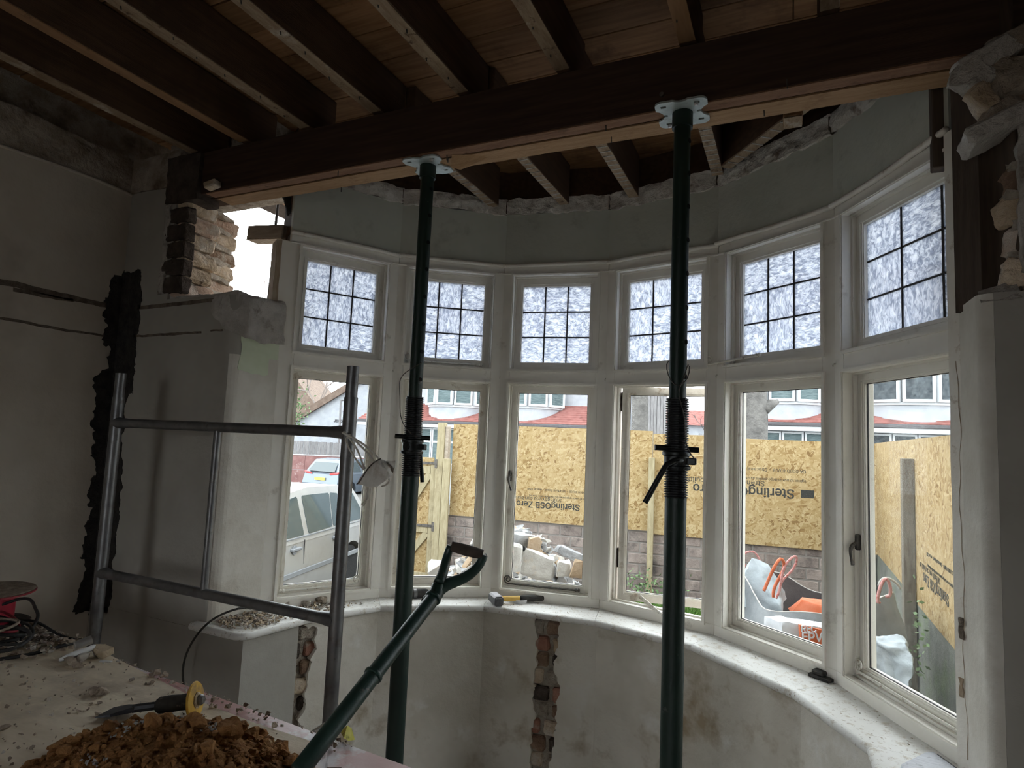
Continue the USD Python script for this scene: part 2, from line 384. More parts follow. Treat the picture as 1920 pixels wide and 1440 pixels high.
# upper pier with the torn brick end
obj('upper_front', box(XL-.02, -2.478, YP+.002, YP+.05, 2.03, 2.56), 'plaster_shaded', wf)
obj('upper_pier', box(XL-.02, -2.64, YP+.045, 2.16, 2.03, 2.56), 'plaster_shaded', wf)
obj('plaster_edge', rough(box(-2.535, -2.50, YP-.006, YP+.04, 2.07, 2.48), .010, 20, 3, .02), 'rough_grey', wf)
for k in range(5):                                                        # dark bare brickwork on the front face
    z0 = 2.075+k*.078
    obj('brick', rough(box(-2.52+.012*math.sin(4*k), -2.395, YP-.004, YP+.05, z0, z0+.070, .006), .010, 22, k, .025), 'brick_dark', wf, smooth=30)
obj('bare_mortar', box(-2.66, -2.54, YP+.05, 2.10, 2.05, 2.5), 'mortar', wf)
ends = [('brick_pink', 'brick_stock'), ('brick_stock', 'brick_pink'), ('brick_stock', 'brick_stock'), ('brick_stock', 'brick_brown'), ('brick_pink', 'brick_stock'), ('brick_stock', 'brick_pink')]
for k in range(6):                                                        # torn brick ends, facing the gap
    z0 = 2.058+k*.076
    for j in range(2):
        y0 = YP+.012+j*.185; y1 = y0+(.15 if (j+k) % 2 else .172)
        sh = (-.02, -.112)[j]
        b = rough(box(-2.60, -2.385+sh+.014*math.sin(3.1*k+j), y0, y1, z0, z0+.066, .012), .013, 18, 40+k*2+j, .025)
        obj('brick', b, ends[k][j], wf, smooth=32)
    obj('broken_mortar', rough(hull([(-2.6, YP+.02, z0+.06), (-2.42, YP+.02, z0+.06), (-2.51, 2.1, z0+.06), (-2.6, 2.1, z0+.06), (-2.6, YP+.02, z0+.084), (-2.42, YP+.02, z0+.084), (-2.51, 2.1, z0+.084)]), .014, 30, 90+k, .03), 'mortar', wf, smooth=35)
obj('brick', mv(box(-.030, .030, -.02, .02, -.016, .012, .004), Rz(8), Ry(-14), T(*at(398, 346, Y=1.74))), 'brick_stock', wf, label='pale broken brick end under the beam')
obj('padstone', rough(box(-2.53, -2.33, YP-.014, 1.86, 2.475, 2.685), .012, 14, 7, .04), 'brick_dark', wf, smooth=35)
obj('upper_masonry', box(XL, -2.10, 1.93, 2.16, 2.60, 2.95), 'rough_brown', wf)
obj('corner_plaster', rough(box(XL, -2.47, YP-.004, YP+.03, 2.56, 2.72), .010, 14, 11, .04), 'rough_brown', wf, smooth=35)
obj('torn_edge', rough(hull([(-2.15, 2.02, 2.62), (-2.02, 2.0, 2.62), (-2.02, 2.02, 2.37), (-2.07, 2.06, 2.37), (-2.15, 2.1, 2.5), (-2.02, 2.16, 2.5)]), .022, 22, 5, .02), 'wall_black', wf, smooth=30)

# right pier
arcr = [(.392+.030-.030*math.cos(a), YP-.04+.030-.030*math.sin(a)) for a in np.linspace(0, math.pi/2, 7)]
rightfoot = [(.387, 1.910)]+arcr+[(1.4, YP-.04), (1.4, 2.16), (.64, 2.16), (.552, 1.825), (.470, 1.762)]
obj('pier', prism(rightfoot, 0, 1.885), 'plaster_lit', wf, smooth=30, label='plastered pier right of the bay with rounded lit corner')
obj('pier_face', box(.421, 1.4, YP-.0425, YP-.03, 0, 1.886), 'plaster_shaded', wf)  # darker skin, shade painted onto the pier front
upf = [(.512, YP-.038), (1.4, YP-.038), (1.4, 2.16), (.56, 2.16)]
obj('upper_pier', prism(upf, 1.86, 2.95), 'plaster_shaded', wf)
obj('cavity_back', mv(box(UL[5]+.040, UL[5]+.122, -.030, .000, 1.87, 2.62), facet(5)), 'timber_dark', wf)  # dark boards added to stand in for the shaded cavity
obj('cavity_back', mv(box(UL[5]+.121, UL[5]+.20, -.005, -.0005, 1.87, 2.62), facet(5)), 'timber_dark', wf)
for k in range(7):
    z0 = 1.905+k*.072
    w = [.445, .452, .440, .452, .478, .482, .470][k]
    obj('brick', rough(box(w, .525, YP-.032+.01*(k % 2), YP+.03, z0, z0+.064, .01), .013, 20, 70+k, .02), ('brick_stock', 'brick_pink', 'brick_stock', 'brick_brown', 'brick_stock', 'mortar', 'brick_brown')[k], wf, smooth=32)
    obj('broken_mortar', rough(box(w+.012, .522, YP-.03, YP+.03, z0+.056, z0+.08), .012, 30, 130+k, .025), 'mortar', wf, smooth=35)
obj('plaster_edge', rough(box(.475, .515, YP-.05, YP-.03, 1.93, 2.34), .014, 18, 17, .02), 'rough_grey', wf, smooth=35)
obj('broken_plaster', rough(hull([(.40, 1.72, 1.865), (.47, 1.705, 1.87), (.47, 1.74, 1.915), (.40, 1.76, 1.90)]), .008, 25, 3, .015), 'rough_grey', wf, smooth=35)
slab = mv(rough(box(-.10, .12, -.05, .05, -.022, .022, .008), .010, 18, 23, .02), Ry(-22), T(.465, 1.73, 2.29))
obj('broken_plaster', slab, 'rough_grey', wf, smooth=35, label='tilted strip of broken plaster above the cavity')
for s, (px, py, sx, sz, ry, mm) in enumerate(((1822, 150, .10, .10, -40, 'rough_grey'), (1850, 110, .16, .07, -28, 'rough_grey'), (1838, 192, .06, .10, -30, 'brick_stock'), (1900, 150, .16, .12, 0, 'rough_brown'), (1905, 75, .14, .09, -10, 'rough_brown'), (1880, 225, .12, .10, -15, 'rough_brown'))):
    p = at(px, py, Y=1.74)
    obj('broken_plaster', mv(rough(rock((sx, .09, sz), 200+s, 18, .5), .012, 22, s, .02), Ry(ry), T(*p)), mm, wf, smooth=35)

# unseen sides of the room
obj('wall_right', box(1.25, 1.45, -2.8, 2.1, 0, 2.95), 'room_dark', **S, label='plastered wall on the right of the room')
bkw = thing('wall_back', 'plastered wall behind the viewer with an opening added to fill the room with light', kind='structure')  # opening added so that sky light fills the room
obj('plaster', box(-3.0, -1.45, -2.9, -2.7, 0, 2.95), 'room_dark', bkw); obj('plaster', box(-.25, 1.45, -2.9, -2.7, 0, 2.95), 'room_dark', bkw); obj('lintel', box(-1.45, -.25, -2.9, -2.7, 2.05, 2.95), 'room_dark', bkw)

# ================================================================ ceiling: boards and joists above
ce = thing('ceiling', 'underside of the old pine floorboards above', kind='structure')
y = -2.7; k = 0
rr = random.Random(3)
while y < 3.1:
    w = .148
    g = .003+rr.random()*.002
    dz = rr.random()*.004
    if y < 1.0 or True:
        cut = XL-.05
        stops = [cut]
        if y > -.6:
            x = cut+.6+rr.random()*1.6
            while x < 1.3: stops.append(x); x += 1.5+rr.random()*1.2
        stops.append(1.45)
        for a, b in zip(stops[:-1], stops[1:]):
            obj('floorboard', box(a+.001, b-.001, y, y+w-g, 2.872+dz, 2.893+dz, .002), 'board_wood', ce)
    y += w; k += 1
obj('deck_above', box(-3.1, 1.5, -2.9, 3.3, 2.91, 2.97), 'timber_dark', ce)

ORD = ['first', 'second', 'third', 'fourth', 'fifth', 'sixth', 'seventh', 'eighth', 'ninth']
JX = [-2.385, -2.085, -1.755, -1.410, -1.045, -.675, -.285, .09, .46]
jl = ['plaster-streaked ceiling joist nearest the left wall', 'smooth orange-brown ceiling joist, second from the left wall', 'pale nail-pocked ceiling joist, third from the left wall', 'nail-pocked ceiling joist, fourth from the left wall',
      'broad-faced nail-pocked ceiling joist ending above the left prop', 'ceiling joist crossing the picture top just right of the middle', 'short-looking ceiling joist near the right prop head', 'ceiling joist right of the right prop, almost out of view', 'ceiling joist farthest right, lost in the dark']
for k, x in enumerate(JX):
    w = .05
    t = thing('ceiling_joist', jl[k], 'joist', (x, YP, 2.69), group='ceiling joists on the beam')
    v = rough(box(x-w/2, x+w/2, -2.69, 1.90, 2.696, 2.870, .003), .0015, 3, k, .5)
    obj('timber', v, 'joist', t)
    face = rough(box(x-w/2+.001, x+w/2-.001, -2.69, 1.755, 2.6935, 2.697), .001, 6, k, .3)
    obj('underside', face, ('joist_face_lit', 'joist_orange', 'joist_face_lit', 'joist_face_lit', 'joist_face_lit', 'joist_face_lit', 'joist_orange', 'joist_face_lit', 'joist_face_lit')[k], t)  # undersides paler than the sides, their lighting put into the colour
    rk = random.Random(k)
    if k >= 2:
        for q in range(10):                                                # old lath nails
            yy = .5+q*.125+rk.random()*.05; xx = x+(rk.random()-.5)*.03
            obj('nail', tube([(xx, yy, 2.70), (xx+.001, yy+.003, 2.688-rk.random()*.006)], .0022, 5), 'iron_dark', t)

# beam under the joists: two timbers side by side -------------------------------
bm = thing('bay_beam', 'dark heavy timber beam across the bay opening, carried by two green props', 'beam', (-.9, 1.79, 2.5))
obj('timber', rough(box(-2.50, 1.3, 1.765, 1.815, 2.503, 2.691, .004), .002, 4, 1, .25), 'beam_dark', bm, label='dark front timber')
obj('underside', rough(box(-2.30, 1.3, 1.767, 1.814, 2.4995, 2.504), .0012, 8, 1, .2), 'beam_red', bm, label='red brown underside of the front timber')  # underside strip coloured apart from the darker timber
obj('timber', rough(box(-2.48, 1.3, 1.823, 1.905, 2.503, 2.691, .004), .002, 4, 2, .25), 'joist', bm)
obj('underside', rough(box(-2.30, 1.3, 1.8245, 1.904, 2.4985, 2.504), .0012, 8, 2, .2), 'beam_tan', bm, label='tan underside of the rear timber')
spl = hull([(-1.10, 1.80, 2.499), (-1.02, 1.83, 2.499), (-.98, 1.86, 2.499), (-1.10, 1.865, 2.470), (-1.13, 1.85, 2.478), (-1.0, 1.875, 2.495)])
obj('splinter', spl, 'beam_tan', bm, label='torn pale splinter hanging beside the left prop head')
for px, py in ((838, 292), (840, 296), (1136, 236), (1146, 258), (1475, 155), (1432, 208), (634, 322), (640, 352)):
    p = at(px, py, z=2.497)
    obj('nail', tube([p+[0, 0, .01], p+[.002, -.002, -.018]], .002, 5), 'iron_dark', bm)
p = at(1241, 178, Y=1.763)
obj('bolt', mv(lathe([(0, 0), (.007, 0), (.007, .006), (0, .006)], 8), axis_to(p, (0, -1, 0))), 'iron_dark', bm)
# joists of the bay ceiling -----------------------------------------------------
bl = ['lath-marked bay joist behind the left prop head', 'lath-marked bay joist left of the middle, behind the beam', 'lath-marked bay joist in the middle between the two props', 'lath-marked bay joist close right of the right prop']
for k, (x, y1) in enumerate(((-1.37, 2.68), (-1.025, 2.76), (-.685, 2.78), (-.293, 2.66))):
    t = thing('bay_joist', bl[k], 'joist', (x, 2.3, 2.665), group='bay ceiling joists')
    obj('timber', box(x-.024, x+.024, 1.908, y1, 2.672, 2.868, .003), 'joist', t)
    obj('underside', rough(box(x-.023, x+.023, 1.91, y1, 2.6685, 2.673), .001, 9, k, .2), 'joist_face_lit', t)
    for q in range(14):
        yy = 2.12+q*.042
        if yy < y1-.02: obj('lath_mark', box(x-.0225, x+.0225, yy, yy+.005, 2.6665, 2.669), 'rough_grey', t)
t = thing('bay_trimmer', 'slanting trimmer timber across the right of the bay ceiling', 'joist', (-.12, 2.45, 2.665))
a, b = np.array([-.255, 2.60]), np.array([.05, 2.2]); ang = math.degrees(math.atan2(*(b-a)[::-1])); ln = np.linalg.norm(b-a)
obj('timber', mv(box(0, ln, -.024, .024, 2.674, 2.86, .003), Rz(ang), T(*a)), 'joist', t)
obj('underside', mv(box(0, ln, -.023, .023, 2.669, 2.675), Rz(ang), T(*a)), 'joist_face_lit', t)
for q in range(9):
    obj('lath_mark', mv(box(.05+q*.055, .056+q*.055, -.0225, .0225, 2.667, 2.6705), Rz(ang), T(*a)), 'rough_grey', t)
t = thing('bay_nogging', 'short upright timber block at the right of the bay ceiling', 'timber', (0, 2.15, 2.6))
obj('timber', box(-.03, .03, 2.12, 2.2, 2.60, 2.868, .004), 'joist_orange', t)
obj('end_face', box(-.028, .028, 2.122, 2.198, 2.597, 2.601), 'joist_face_lit', t)

# ================================================================ the bay walls
NOSE = np.array([(-1.815, 2.005), (-1.672, 2.331), (-1.284, 2.589), (-.775, 2.650), (-.350, 2.545), (.007, 2.245), (.192, 1.935)])
ND2 = np.diff(NOSE, axis=0); NL = np.linalg.norm(ND2, axis=1); ND2 = ND2/NL[:, None]; NN = np.c_[-ND2[:, 1], ND2[:, 0]]
def nose_off(k):
    out = []
    for i in range(7):
        if i == 0: n = NN[0]
        elif i == 6: n = NN[5]
        else: n = NN[i-1]+NN[i]; n = n/np.linalg.norm(n); n = n/(n@NN[i])
        out.append(NOSE[i]+n*k)
    return np.array(out)


wb = thing('wall_bay', 'curved bay wall under and over the windows', kind='structure')
OUT = offs(.16)
inner = nose_off(.055)
ringp = sg.Polygon(np.vstack([[(-1.92, 1.80)], inner, [(.26, 1.76), (.45, 1.76)], OUT[::-1], [(-2.2, 1.99), (-2.2, 1.80)]])).buffer(0)
obj('masonry', prism(ringp, -.6, .715), 'mortar', wb)
inn2 = nose_off(.022)
ch1 = (0, [(.10, -.02), (.21, -.02), (.20, .15), (.17, .3), (.19, .45), (.22, .60), (.20, .72), (.10, .72), (.08, .55), (.06, .35), (.09, .15)])
ch2 = (2, None)
CH = []
for i in range(6):
    a, b = inn2[i], inn2[i+1]; d = b-a; ln = np.linalg.norm(d); d = d/ln
    fm = np.eye(4); fm[:2, 0] = d; fm[:2, 1] = (-d[1], d[0]); fm[:2, 3] = a
    poly = sg.box(-.004, 0, ln+.004, .715)
    hole = None
    # the two chases cut in the plaster, from where the photograph shows them
    if i == 0: q = [(540, 1172), (592, 1172), (586, 1230), (578, 1290), (566, 1342), (560, 1400), (522, 1400), (528, 1330), (532, 1260), (542, 1200)]
    if i == 2: q = [(1004, 1160), (1049, 1160), (1046, 1210), (1040, 1255), (1047, 1280), (1046, 1310), (1040, 1360), (1028, 1440), (1020, 1500), (985, 1500), (992, 1440), (1000, 1330), (1003, 1260), (1008, 1215)]
    if i in (0, 2):
        nn = np.array([-d[1], d[0]]); pts = []
        for px, py in q:
            dd = at(px, py, D=1)-EYE; t_ = (nn@a)/(nn@dd[:2]); p = EYE+dd*t_
            pts.append(((p[:2]-a)@d, p[2]))
        hole = ragged(sg.Polygon(pts), .026, .008, i+3, 30)
        CH.append((fm, hole)); poly = poly.difference(hole)
    obj('plaster_panel', mv(upright(poly, 0, .033), fm), 'plaster_bay', wb, smooth=30)
for c, (fm, hole) in enumerate(CH):
    z = 0.0; k = 0
    while z < .70:
        row = sg.box(-1, z, 2, z+.062).intersection(hole.buffer(.02))
        if row.area > 0:
            x0, _, x1, _ = row.bounds
            mid = (x0+x1)/2+(.016 if k % 3 else -.014)
            for (u0, u1) in ((x0, mid-.009), (mid+.009, x1)):
                if u1-u0 < .012: continue
                m_ = ('brick_brown', 'brick_dark', 'brick_red', 'brick_stock', 'mortar')[(k*2+(u0 > mid-.001)+c) % 5]
                obj('brick', mv(rough(box(u0, u1, .012+.008*((k*7+c) % 3)/2, .06, z, z+.060, .008), .008, 24, 300+k+c*40, .02), fm), m_, wb, smooth=32)
        z += .071; k += 1
# wall under the sill at the outer ends (room side of the left pier)
obj('pier_front', prism([(XL, YP-.002), (-1.868, YP-.002), (-1.825, 2.0), (-1.87, 2.02), (-1.93, YP+.06), (XL, YP+.06)], 0, .715), 'plaster_shaded', wb)
obj('pier_front', prism([(.215, YP-.04), (1.3, YP-.04), (1.3, YP+.05), (.30, YP+.05), (.23, 1.93), (.205, 1.93)], 0, .715), 'plaster_bay', wb)
# over the windows: green band, torn plaster, wall plate
OV = offs(.002)
obj('upper_masonry', prism(np.vstack([offs(.03), OUT[::-1]]), 2.34, 2.95), 'joist', wb)
for i in range(6):
    a, b = FOLD[i], FOLD[i+1]
    obj('green_panel', mv(box(-.006 if i else 0, UL[i]+(.006 if i < 5 else 0), -.004, .04, 2.37, 2.638), facet(i)), 'plaster_green', wb)
    rb = rough(box(.002, UL[i]-.002, -.014, .04, 2.636, 2.716), .016, 19, 50+i, .016)
    obj('torn_plaster', mv(rb, facet(i)), 'torn_pale', wb, smooth=35)
    if i: obj('crack', mv(box(-.0015, .0015, -.0195, 0, 2.64, 2.705), facet(i)), 'scar', wb)
    obj('wall_plate', mv(rough(box(0, UL[i], .004, .06, 2.712, 2.745), .008, 9, i, .06), facet(i)), 'joist', wb)
    pts = [(u, -.010+.003*math.sin(11*u+i), 2.374+.004*math.sin(7*u+2*i)) for u in np.linspace(-.004, UL[i]+.004, 12)]
    obj('bead', mv(tube(pts, .0105, 8), facet(i)), 'white_worn', wb, smooth=True)
# hanging timber at the right end of the bay, stub at the left
ht = thing('hanging_timber', 'dark batten hanging down from the beam beside the right window', 'timber', (.36, 1.95, 2.29))
obj('batten', mv(box(.347, .380, 1.925, 1.965, 2.285, 2.60, .003), T(0, 0, 0)), 'timber_dark', ht)
st = thing('timber_stub', 'sawn timber stub poking into the open gap left of the bay', 'timber', (-2.2, 2.05, 2.4))
obj('stub', mv(box(-.115, .10, -.04, .03, -.032, .032, .004), Ry(4), Rz(2), T(-2.205, 2.055, 2.405)), 'timber_grey', st)
obj('underside', mv(box(-.114, .099, -.039, .029, -.0345, -.031), Ry(4), Rz(2), T(-2.205, 2.055, 2.405)), 'bare_wood', st)

# window board ------------------------------------------------------------------
tr = thing('trim_1', 'white dusty window board following the curve of the bay', kind='structure')
so = offs(.015)
for i in range(6):
    sec = sg.Polygon([so[i], so[i+1], NOSE[i+1], NOSE[i]]).buffer(-.0008)
    obj('sill_section', prism(sec, .716, .744), 'sill', tr)
    d = ND2[i]
    obj('sill_nosing', tube([(*NOSE[i], .730), (*(NOSE[i]+NOSE[i+1])/2, .730), (*NOSE[i+1], .730)], .0145, 10), 'sill', tr, smooth=True)
lp = [(-1.815, 2.005), (-1.845, 1.775), (-1.86, 1.748), (-1.885, 1.735), (-2.12, 1.735)]
obj('sill_section', prism(lp+[(-2.12, 1.79), (-2.04, 1.79), (-2.03, 1.98), so[0]], .716, .744), 'sill', tr)
obj('sill_nosing', tube([(*p, .730) for p in lp], .0145, 10), 'sill', tr, smooth=True)
rp = [(.192, 1.935), (.198, 1.73), (.215, 1.70), (.46, 1.70)]
obj('sill_section', prism(rp+[(.46, 1.74), (.42, 1.76), so[6]], .716, .744), 'sill', tr)
obj('sill_nosing', tube([(*p, .730) for p in rp], .0145, 10), 'sill', tr, smooth=True)
# ================================================================ windows
HM = .047                      # half a mullion
ZB, ZT0, ZT1, ZH0 = .787, 1.777, 1.847, 2.326
MLABEL = ['leaded window at the far left, looking onto the parked cars', 'second leaded window from the left, behind the left prop', 'middle leaded window with a print of upside down lettering outside', 'fourth leaded window, its lower casement swung open', 'fifth leaded window, looking onto the grey builder bags', 'rightmost leaded window with the dirty lower pane']


def spiral(n=30, r0=.020, turns=1.6):
    t = np.linspace(0, 1, n); a = t*turns*2*math.pi
    r = r0*(1-.78*t)
    return np.c_[r*np.cos(a-math.pi/2), np.zeros(n), r*np.sin(a-math.pi/2)]


def stay(a0, a1, z, b, flip=False, tilt=0):
    """Curl-ended casement stay lying along the bottom rail (local coordinates)."""
    L = a1-a0
    bar = [(0, 0, 0), (L*.2, -.002, .0), (L*.5, -.002, -.001), (L*.82, 0, 0), (L, 0, 0)]
    p = spiral(); p[:, 0] *= -1
    p[:, 2] += .020
    m = [tube(np.vstack([p[::-1], np.array(bar)[1:]]), np.r_[np.linspace(.0026, .0036, len(p)), np.full(4, .0050)], 7)]
    m.append(mv(lathe([(0, -.012), (.006, -.012), (.009, -.006), (.006, 0), (.009, .006), (.006, .012), (0, .012)], 10), Ry(90), T(L, 0, 0)))
    for q in (.45, .6, .75): m.append(mv(lathe([(0, -.003), (.005, -.003), (.005, .003), (0, .003)], 8), Ry(90), T(L*q, 0, 0)))
    s = cat(m)
    if flip: s = mv(s, np.diag([-1., 1, 1, 1]), T(L, 0, 0))
    return mv(s, Ry(-tilt), T(a0, b, z))


for i in range(6):
    w = thing(f'window_{i+1}', MLABEL[i], kind='structure')
    fm = facet(i); L_ = UL[i]+(.15 if i == 5 else 0); a0, a1 = HM, L_-HM     # the last one runs on behind the pier
    put = lambda nm, mesh, m, par=w, **k: obj(nm, mv(mesh, fm), m, par, **k)
    # frame: mullion at its right fold, left jamb for the first
    if i < 5:
        f = FOLD[i+1]; u0, u1, n0, n1 = UD[i], UD[i+1], ND[i], ND[i+1]
        nm = n0+n1; nm = nm/np.linalg.norm(nm)/(nm/np.linalg.norm(nm) @ n0)
        obj('mullion', prism([f-u0*HM, f, f+u1*HM, f+u1*HM+n1*.085, f+nm*.085, f-u0*HM+n0*.085], ZB, ZH), 'white_paint', w)
        hk = tube([(*(f-nm*.0), 1.81), (*(f-nm*.006), 1.81), (*(f-nm*.010), 1.805), (*(f-nm*.008), 1.80)], .0025, 6)
        obj('hook', hk, 'iron_white', w)
    if i == 0:
        put('jamb', box(-.045, HM, 0, .085, ZS, ZH, .002), 'white_paint')
        put('bare_edge', rough(box(-.062, -.040, -.004, .08, ZS, 2.33), .004, 14, 3, .05), 'bare_wood', label='bare torn timber edge of the left jamb')
        put('gap', box(-.075, -.060, .01, .08, ZS, 1.9), 'wall_black')
    if i == 5:
        put('jamb', box(L_-HM, L_+.012, 0, .085, ZS, ZH+.04, .002), 'white_paint')
        put('jamb_board', rough(box(UL[5]-.006, UL[5]+.040, -.014, .026, ZS, 2.37), .0015, 8, 4, .08), 'white_worn')
        put('chip', rough(box(UL[5]+.012, UL[5]+.024, -.018, -.010, 1.06, 1.11), .006, 60, 9, .006), 'scar')
        put('chip', rough(box(UL[5]+.008, UL[5]+.018, -.017, -.010, .92, .965), .004, 60, 12, .006), 'bare_wood')
        put('crack', tube([(UL[5]+.024+.004*math.sin(17*z)+.002*math.sin(53*z), -.0142, z) for z in np.linspace(.78, 1.75, 60)], .0009, 5), 'bare_wood')
    put('bottom_rail', box(0, L_, 0, .085, ZS-.002, ZB, .002), 'white_paint')
    put('head_rail', box(0, L_, 0, .085, ZH0, ZH+.04, .002), 'white_paint')
    put('picture_bead', box(0, L_, -.009, 0, ZH-.008, ZH, .002), 'white_paint')
    put('transom', box(a0, a1, 0, .085, ZT0, ZT1, .002), 'white_paint')
    for z0, z1 in ((ZT1, ZH0), (ZB, ZT0)):
        put('moulding', cat([ring(a0-.009, a1+.009, z0-.009, z1+.009, .009, -.009, .002), ring(a0-.001, a1+.001, z0-.001, z1+.001, .005, -.005, .02), ring(a0, a1, z0, z1, .009, .030, .044)]), 'white_paint')
    # fanlight with leaded lights
    fl = put('fanlight', cat([ring(a0+.004, a1-.004, ZT1+.004, ZH0-.004, .036, .044, .080), ring(a0+.033, a1-.033, ZT1+.033, ZH0-.04, .010, .048, .074), ring(a0+.028, a1-.028, ZT1+.029, ZH0-.035, .006, .040, .06)]), 'white_paint')
    gx0, gx1, gz0, gz1 = a0+.043, a1-.043, ZT1+.043, ZH0-.050
    ra = random.Random(i)
    for r_ in range(3):
        for c in range(3):
            x0 = gx0+(gx1-gx0)*c/3; x1 = gx0+(gx1-gx0)*(c+1)/3; z0 = gz0+(gz1-gz0)*r_/3; z1 = gz0+(gz1-gz0)*(r_+1)/3
            put('pane', box(x0, x1, .060, .063, z0, z1), RIP[ra.choice((0, 0, 1, 2) if i < 3 else (0, 1, 2, 2))], fl)
    for c in (1, 2):
        x = gx0+(gx1-gx0)*c/3; put('came', box(x-.0032, x+.0032, .056, .067, gz0, gz1, .002), 'lead', fl)
        z = gz0+(gz1-gz0)*c/3; put('came', box(gx0, gx1, .0565, .0665, z-.0032, z+.0032, .002), 'lead', fl)
    # casement
    cm = fm
    if i == 3: cm = fm @ T(a0+.004, .088, 0) @ Rz(22) @ T(-(a0+.004), -.088, 0)
    pc = lambda nm, mesh, m, par, **k: obj(nm, mv(mesh, cm), m, par, **k)
    ca = pc('casement', cat([ring(a0+.004, a1-.004, ZB+.004, ZT0-.004, .034, .044, .080), ring(a0+.031, a1-.031, ZB+.031, ZT0-.031, .010, .048, .074), ring(a0+.026, a1-.026, ZB+.027, ZT0-.027, .006, .040, .06)]), 'white_worn' if i in (0, 1, 3) else 'white_paint', w)
    pc('pane', box(a0+.040, a1-.040, .060, .063, ZB+.040, ZT0-.040), 'glass_dirty' if i == 5 else 'glass', ca)
    pc('glazing_gap', ring(a0+.040, a1-.040, ZB+.040, ZT0-.040, .003, .055, .0595), 'lead', ca)
    if i in (0, 2, 5):
        s = stay(a0+.030, a1-.06, ZB+.024, .026, flip=(i == 0))
        s = s if i != 5 else mv(s, T(0, 0, 0))
        pc('casement_stay', s, 'iron_dark' if i == 2 else 'iron_white', w, smooth=40)
    if i == 1 or i == 4:
        s = stay(a0+.02, a1-.05, ZT1+.020, .032)
        if i == 4: s = mv(stay(-.09, .16, 0, 0), Ry(-3), T(a0+.02, -.02, ZT1+.015))
        put('casement_stay', s, 'iron_white', w, smooth=40)
    if i == 3:
        bar = box(0, .22, -.002, .002, -.009, .009, .001); hl = cat([bar]+[mv(lathe([(0, 0), (.004, 0), (.004, .005), (0, .005)], 8), Rx(90), T(.03+.04*q, 0, 0)) for q in range(5)])
        put('casement_stay', mv(hl, Rz(-38), Ry(9), T(a0+.11, .09, ZB+.028)), 'iron_white', w)
        for zz in (1.66, .93): put('hinge', box(a0+.001, a0+.016, .07, .086, zz, zz+.09, .002), 'iron_dark', w)
    if i in (2, 5):
        lz = 1.31 if i == 2 else 1.20
        lt = cat([box(a0+.008, a0+.022, .028, .044, lz-.01, lz+.04, .003), tube(spline([(a0+.014, .030, lz+.012), (a0+.016, .014, lz), (a0+.024, .006, lz-.03), (a0+.034, .006, lz-.055)], 10), [.006, .006, .0065, .006, .005, .0045, .004, .004, .005, .006], 8)])
        pc('latch', lt, 'iron_dark', w, smooth=40)
# ================================================================ things in the room
M['prop_green'] = mat('prop_green', (.007, .019, .015), (.012, .029, .022), 12, rough=.45, spec=.4, bump=.15, bscale=60, stain=((.10, .10, .09), 22, .64, .72))
M['prop_black'] = mat('prop_black', (.014, .016, .016), (.03, .033, .032), 18, rough=.4, metal=.4, spec=.4)
M['galv'] = mat('galv', (.40, .46, .45), (.54, .60, .58), 22, rough=.5, metal=.35, spec=.4, stain=((.30, .30, .28), 30, .6, .72))
M['steel_tube'] = mat('steel_tube', (.14, .14, .145), (.22, .22, .22), 14, rough=.42, metal=.7, spec=.4, stain=((.13, .12, .11), 30, .55, .7))
M['steel'] = mat('steel', (.50, .50, .50), (.62, .62, .61), 20, rough=.35, metal=.8)
M['hole_black'] = mat('hole_black', (.008, .008, .008), rough=.9)


def plate(cx, cy, z, rz):
    q = []
    for sx in (-1, 1):
        for sy in (-1, 1): q.append(sg.Point(sx*.052, sy*.052).buffer(.022))
    p = sg.MultiPoint([(sx*.052, sy*.052) for sx in (-1, 1) for sy in (-1, 1)]).convex_hull.buffer(.022)
    for s in (-1, 1):
        p = p.difference(sg.Point(s*.088, 0).buffer(.034)).difference(sg.Point(0, s*.096).buffer(.030))
    for sx, sy in ((-.045, .05), (.05, .045), (-.052, 0.0), (.05, -.004), (-.05, -.05), (.045, -.052)):
        p = p.difference(sg.box(sx-.008, sy-.005, sx+.008, sy+.005))
    return mv(prism(p.buffer(-.004).buffer(.004), 0, .006), Rz(rz), T(cx, cy, z))


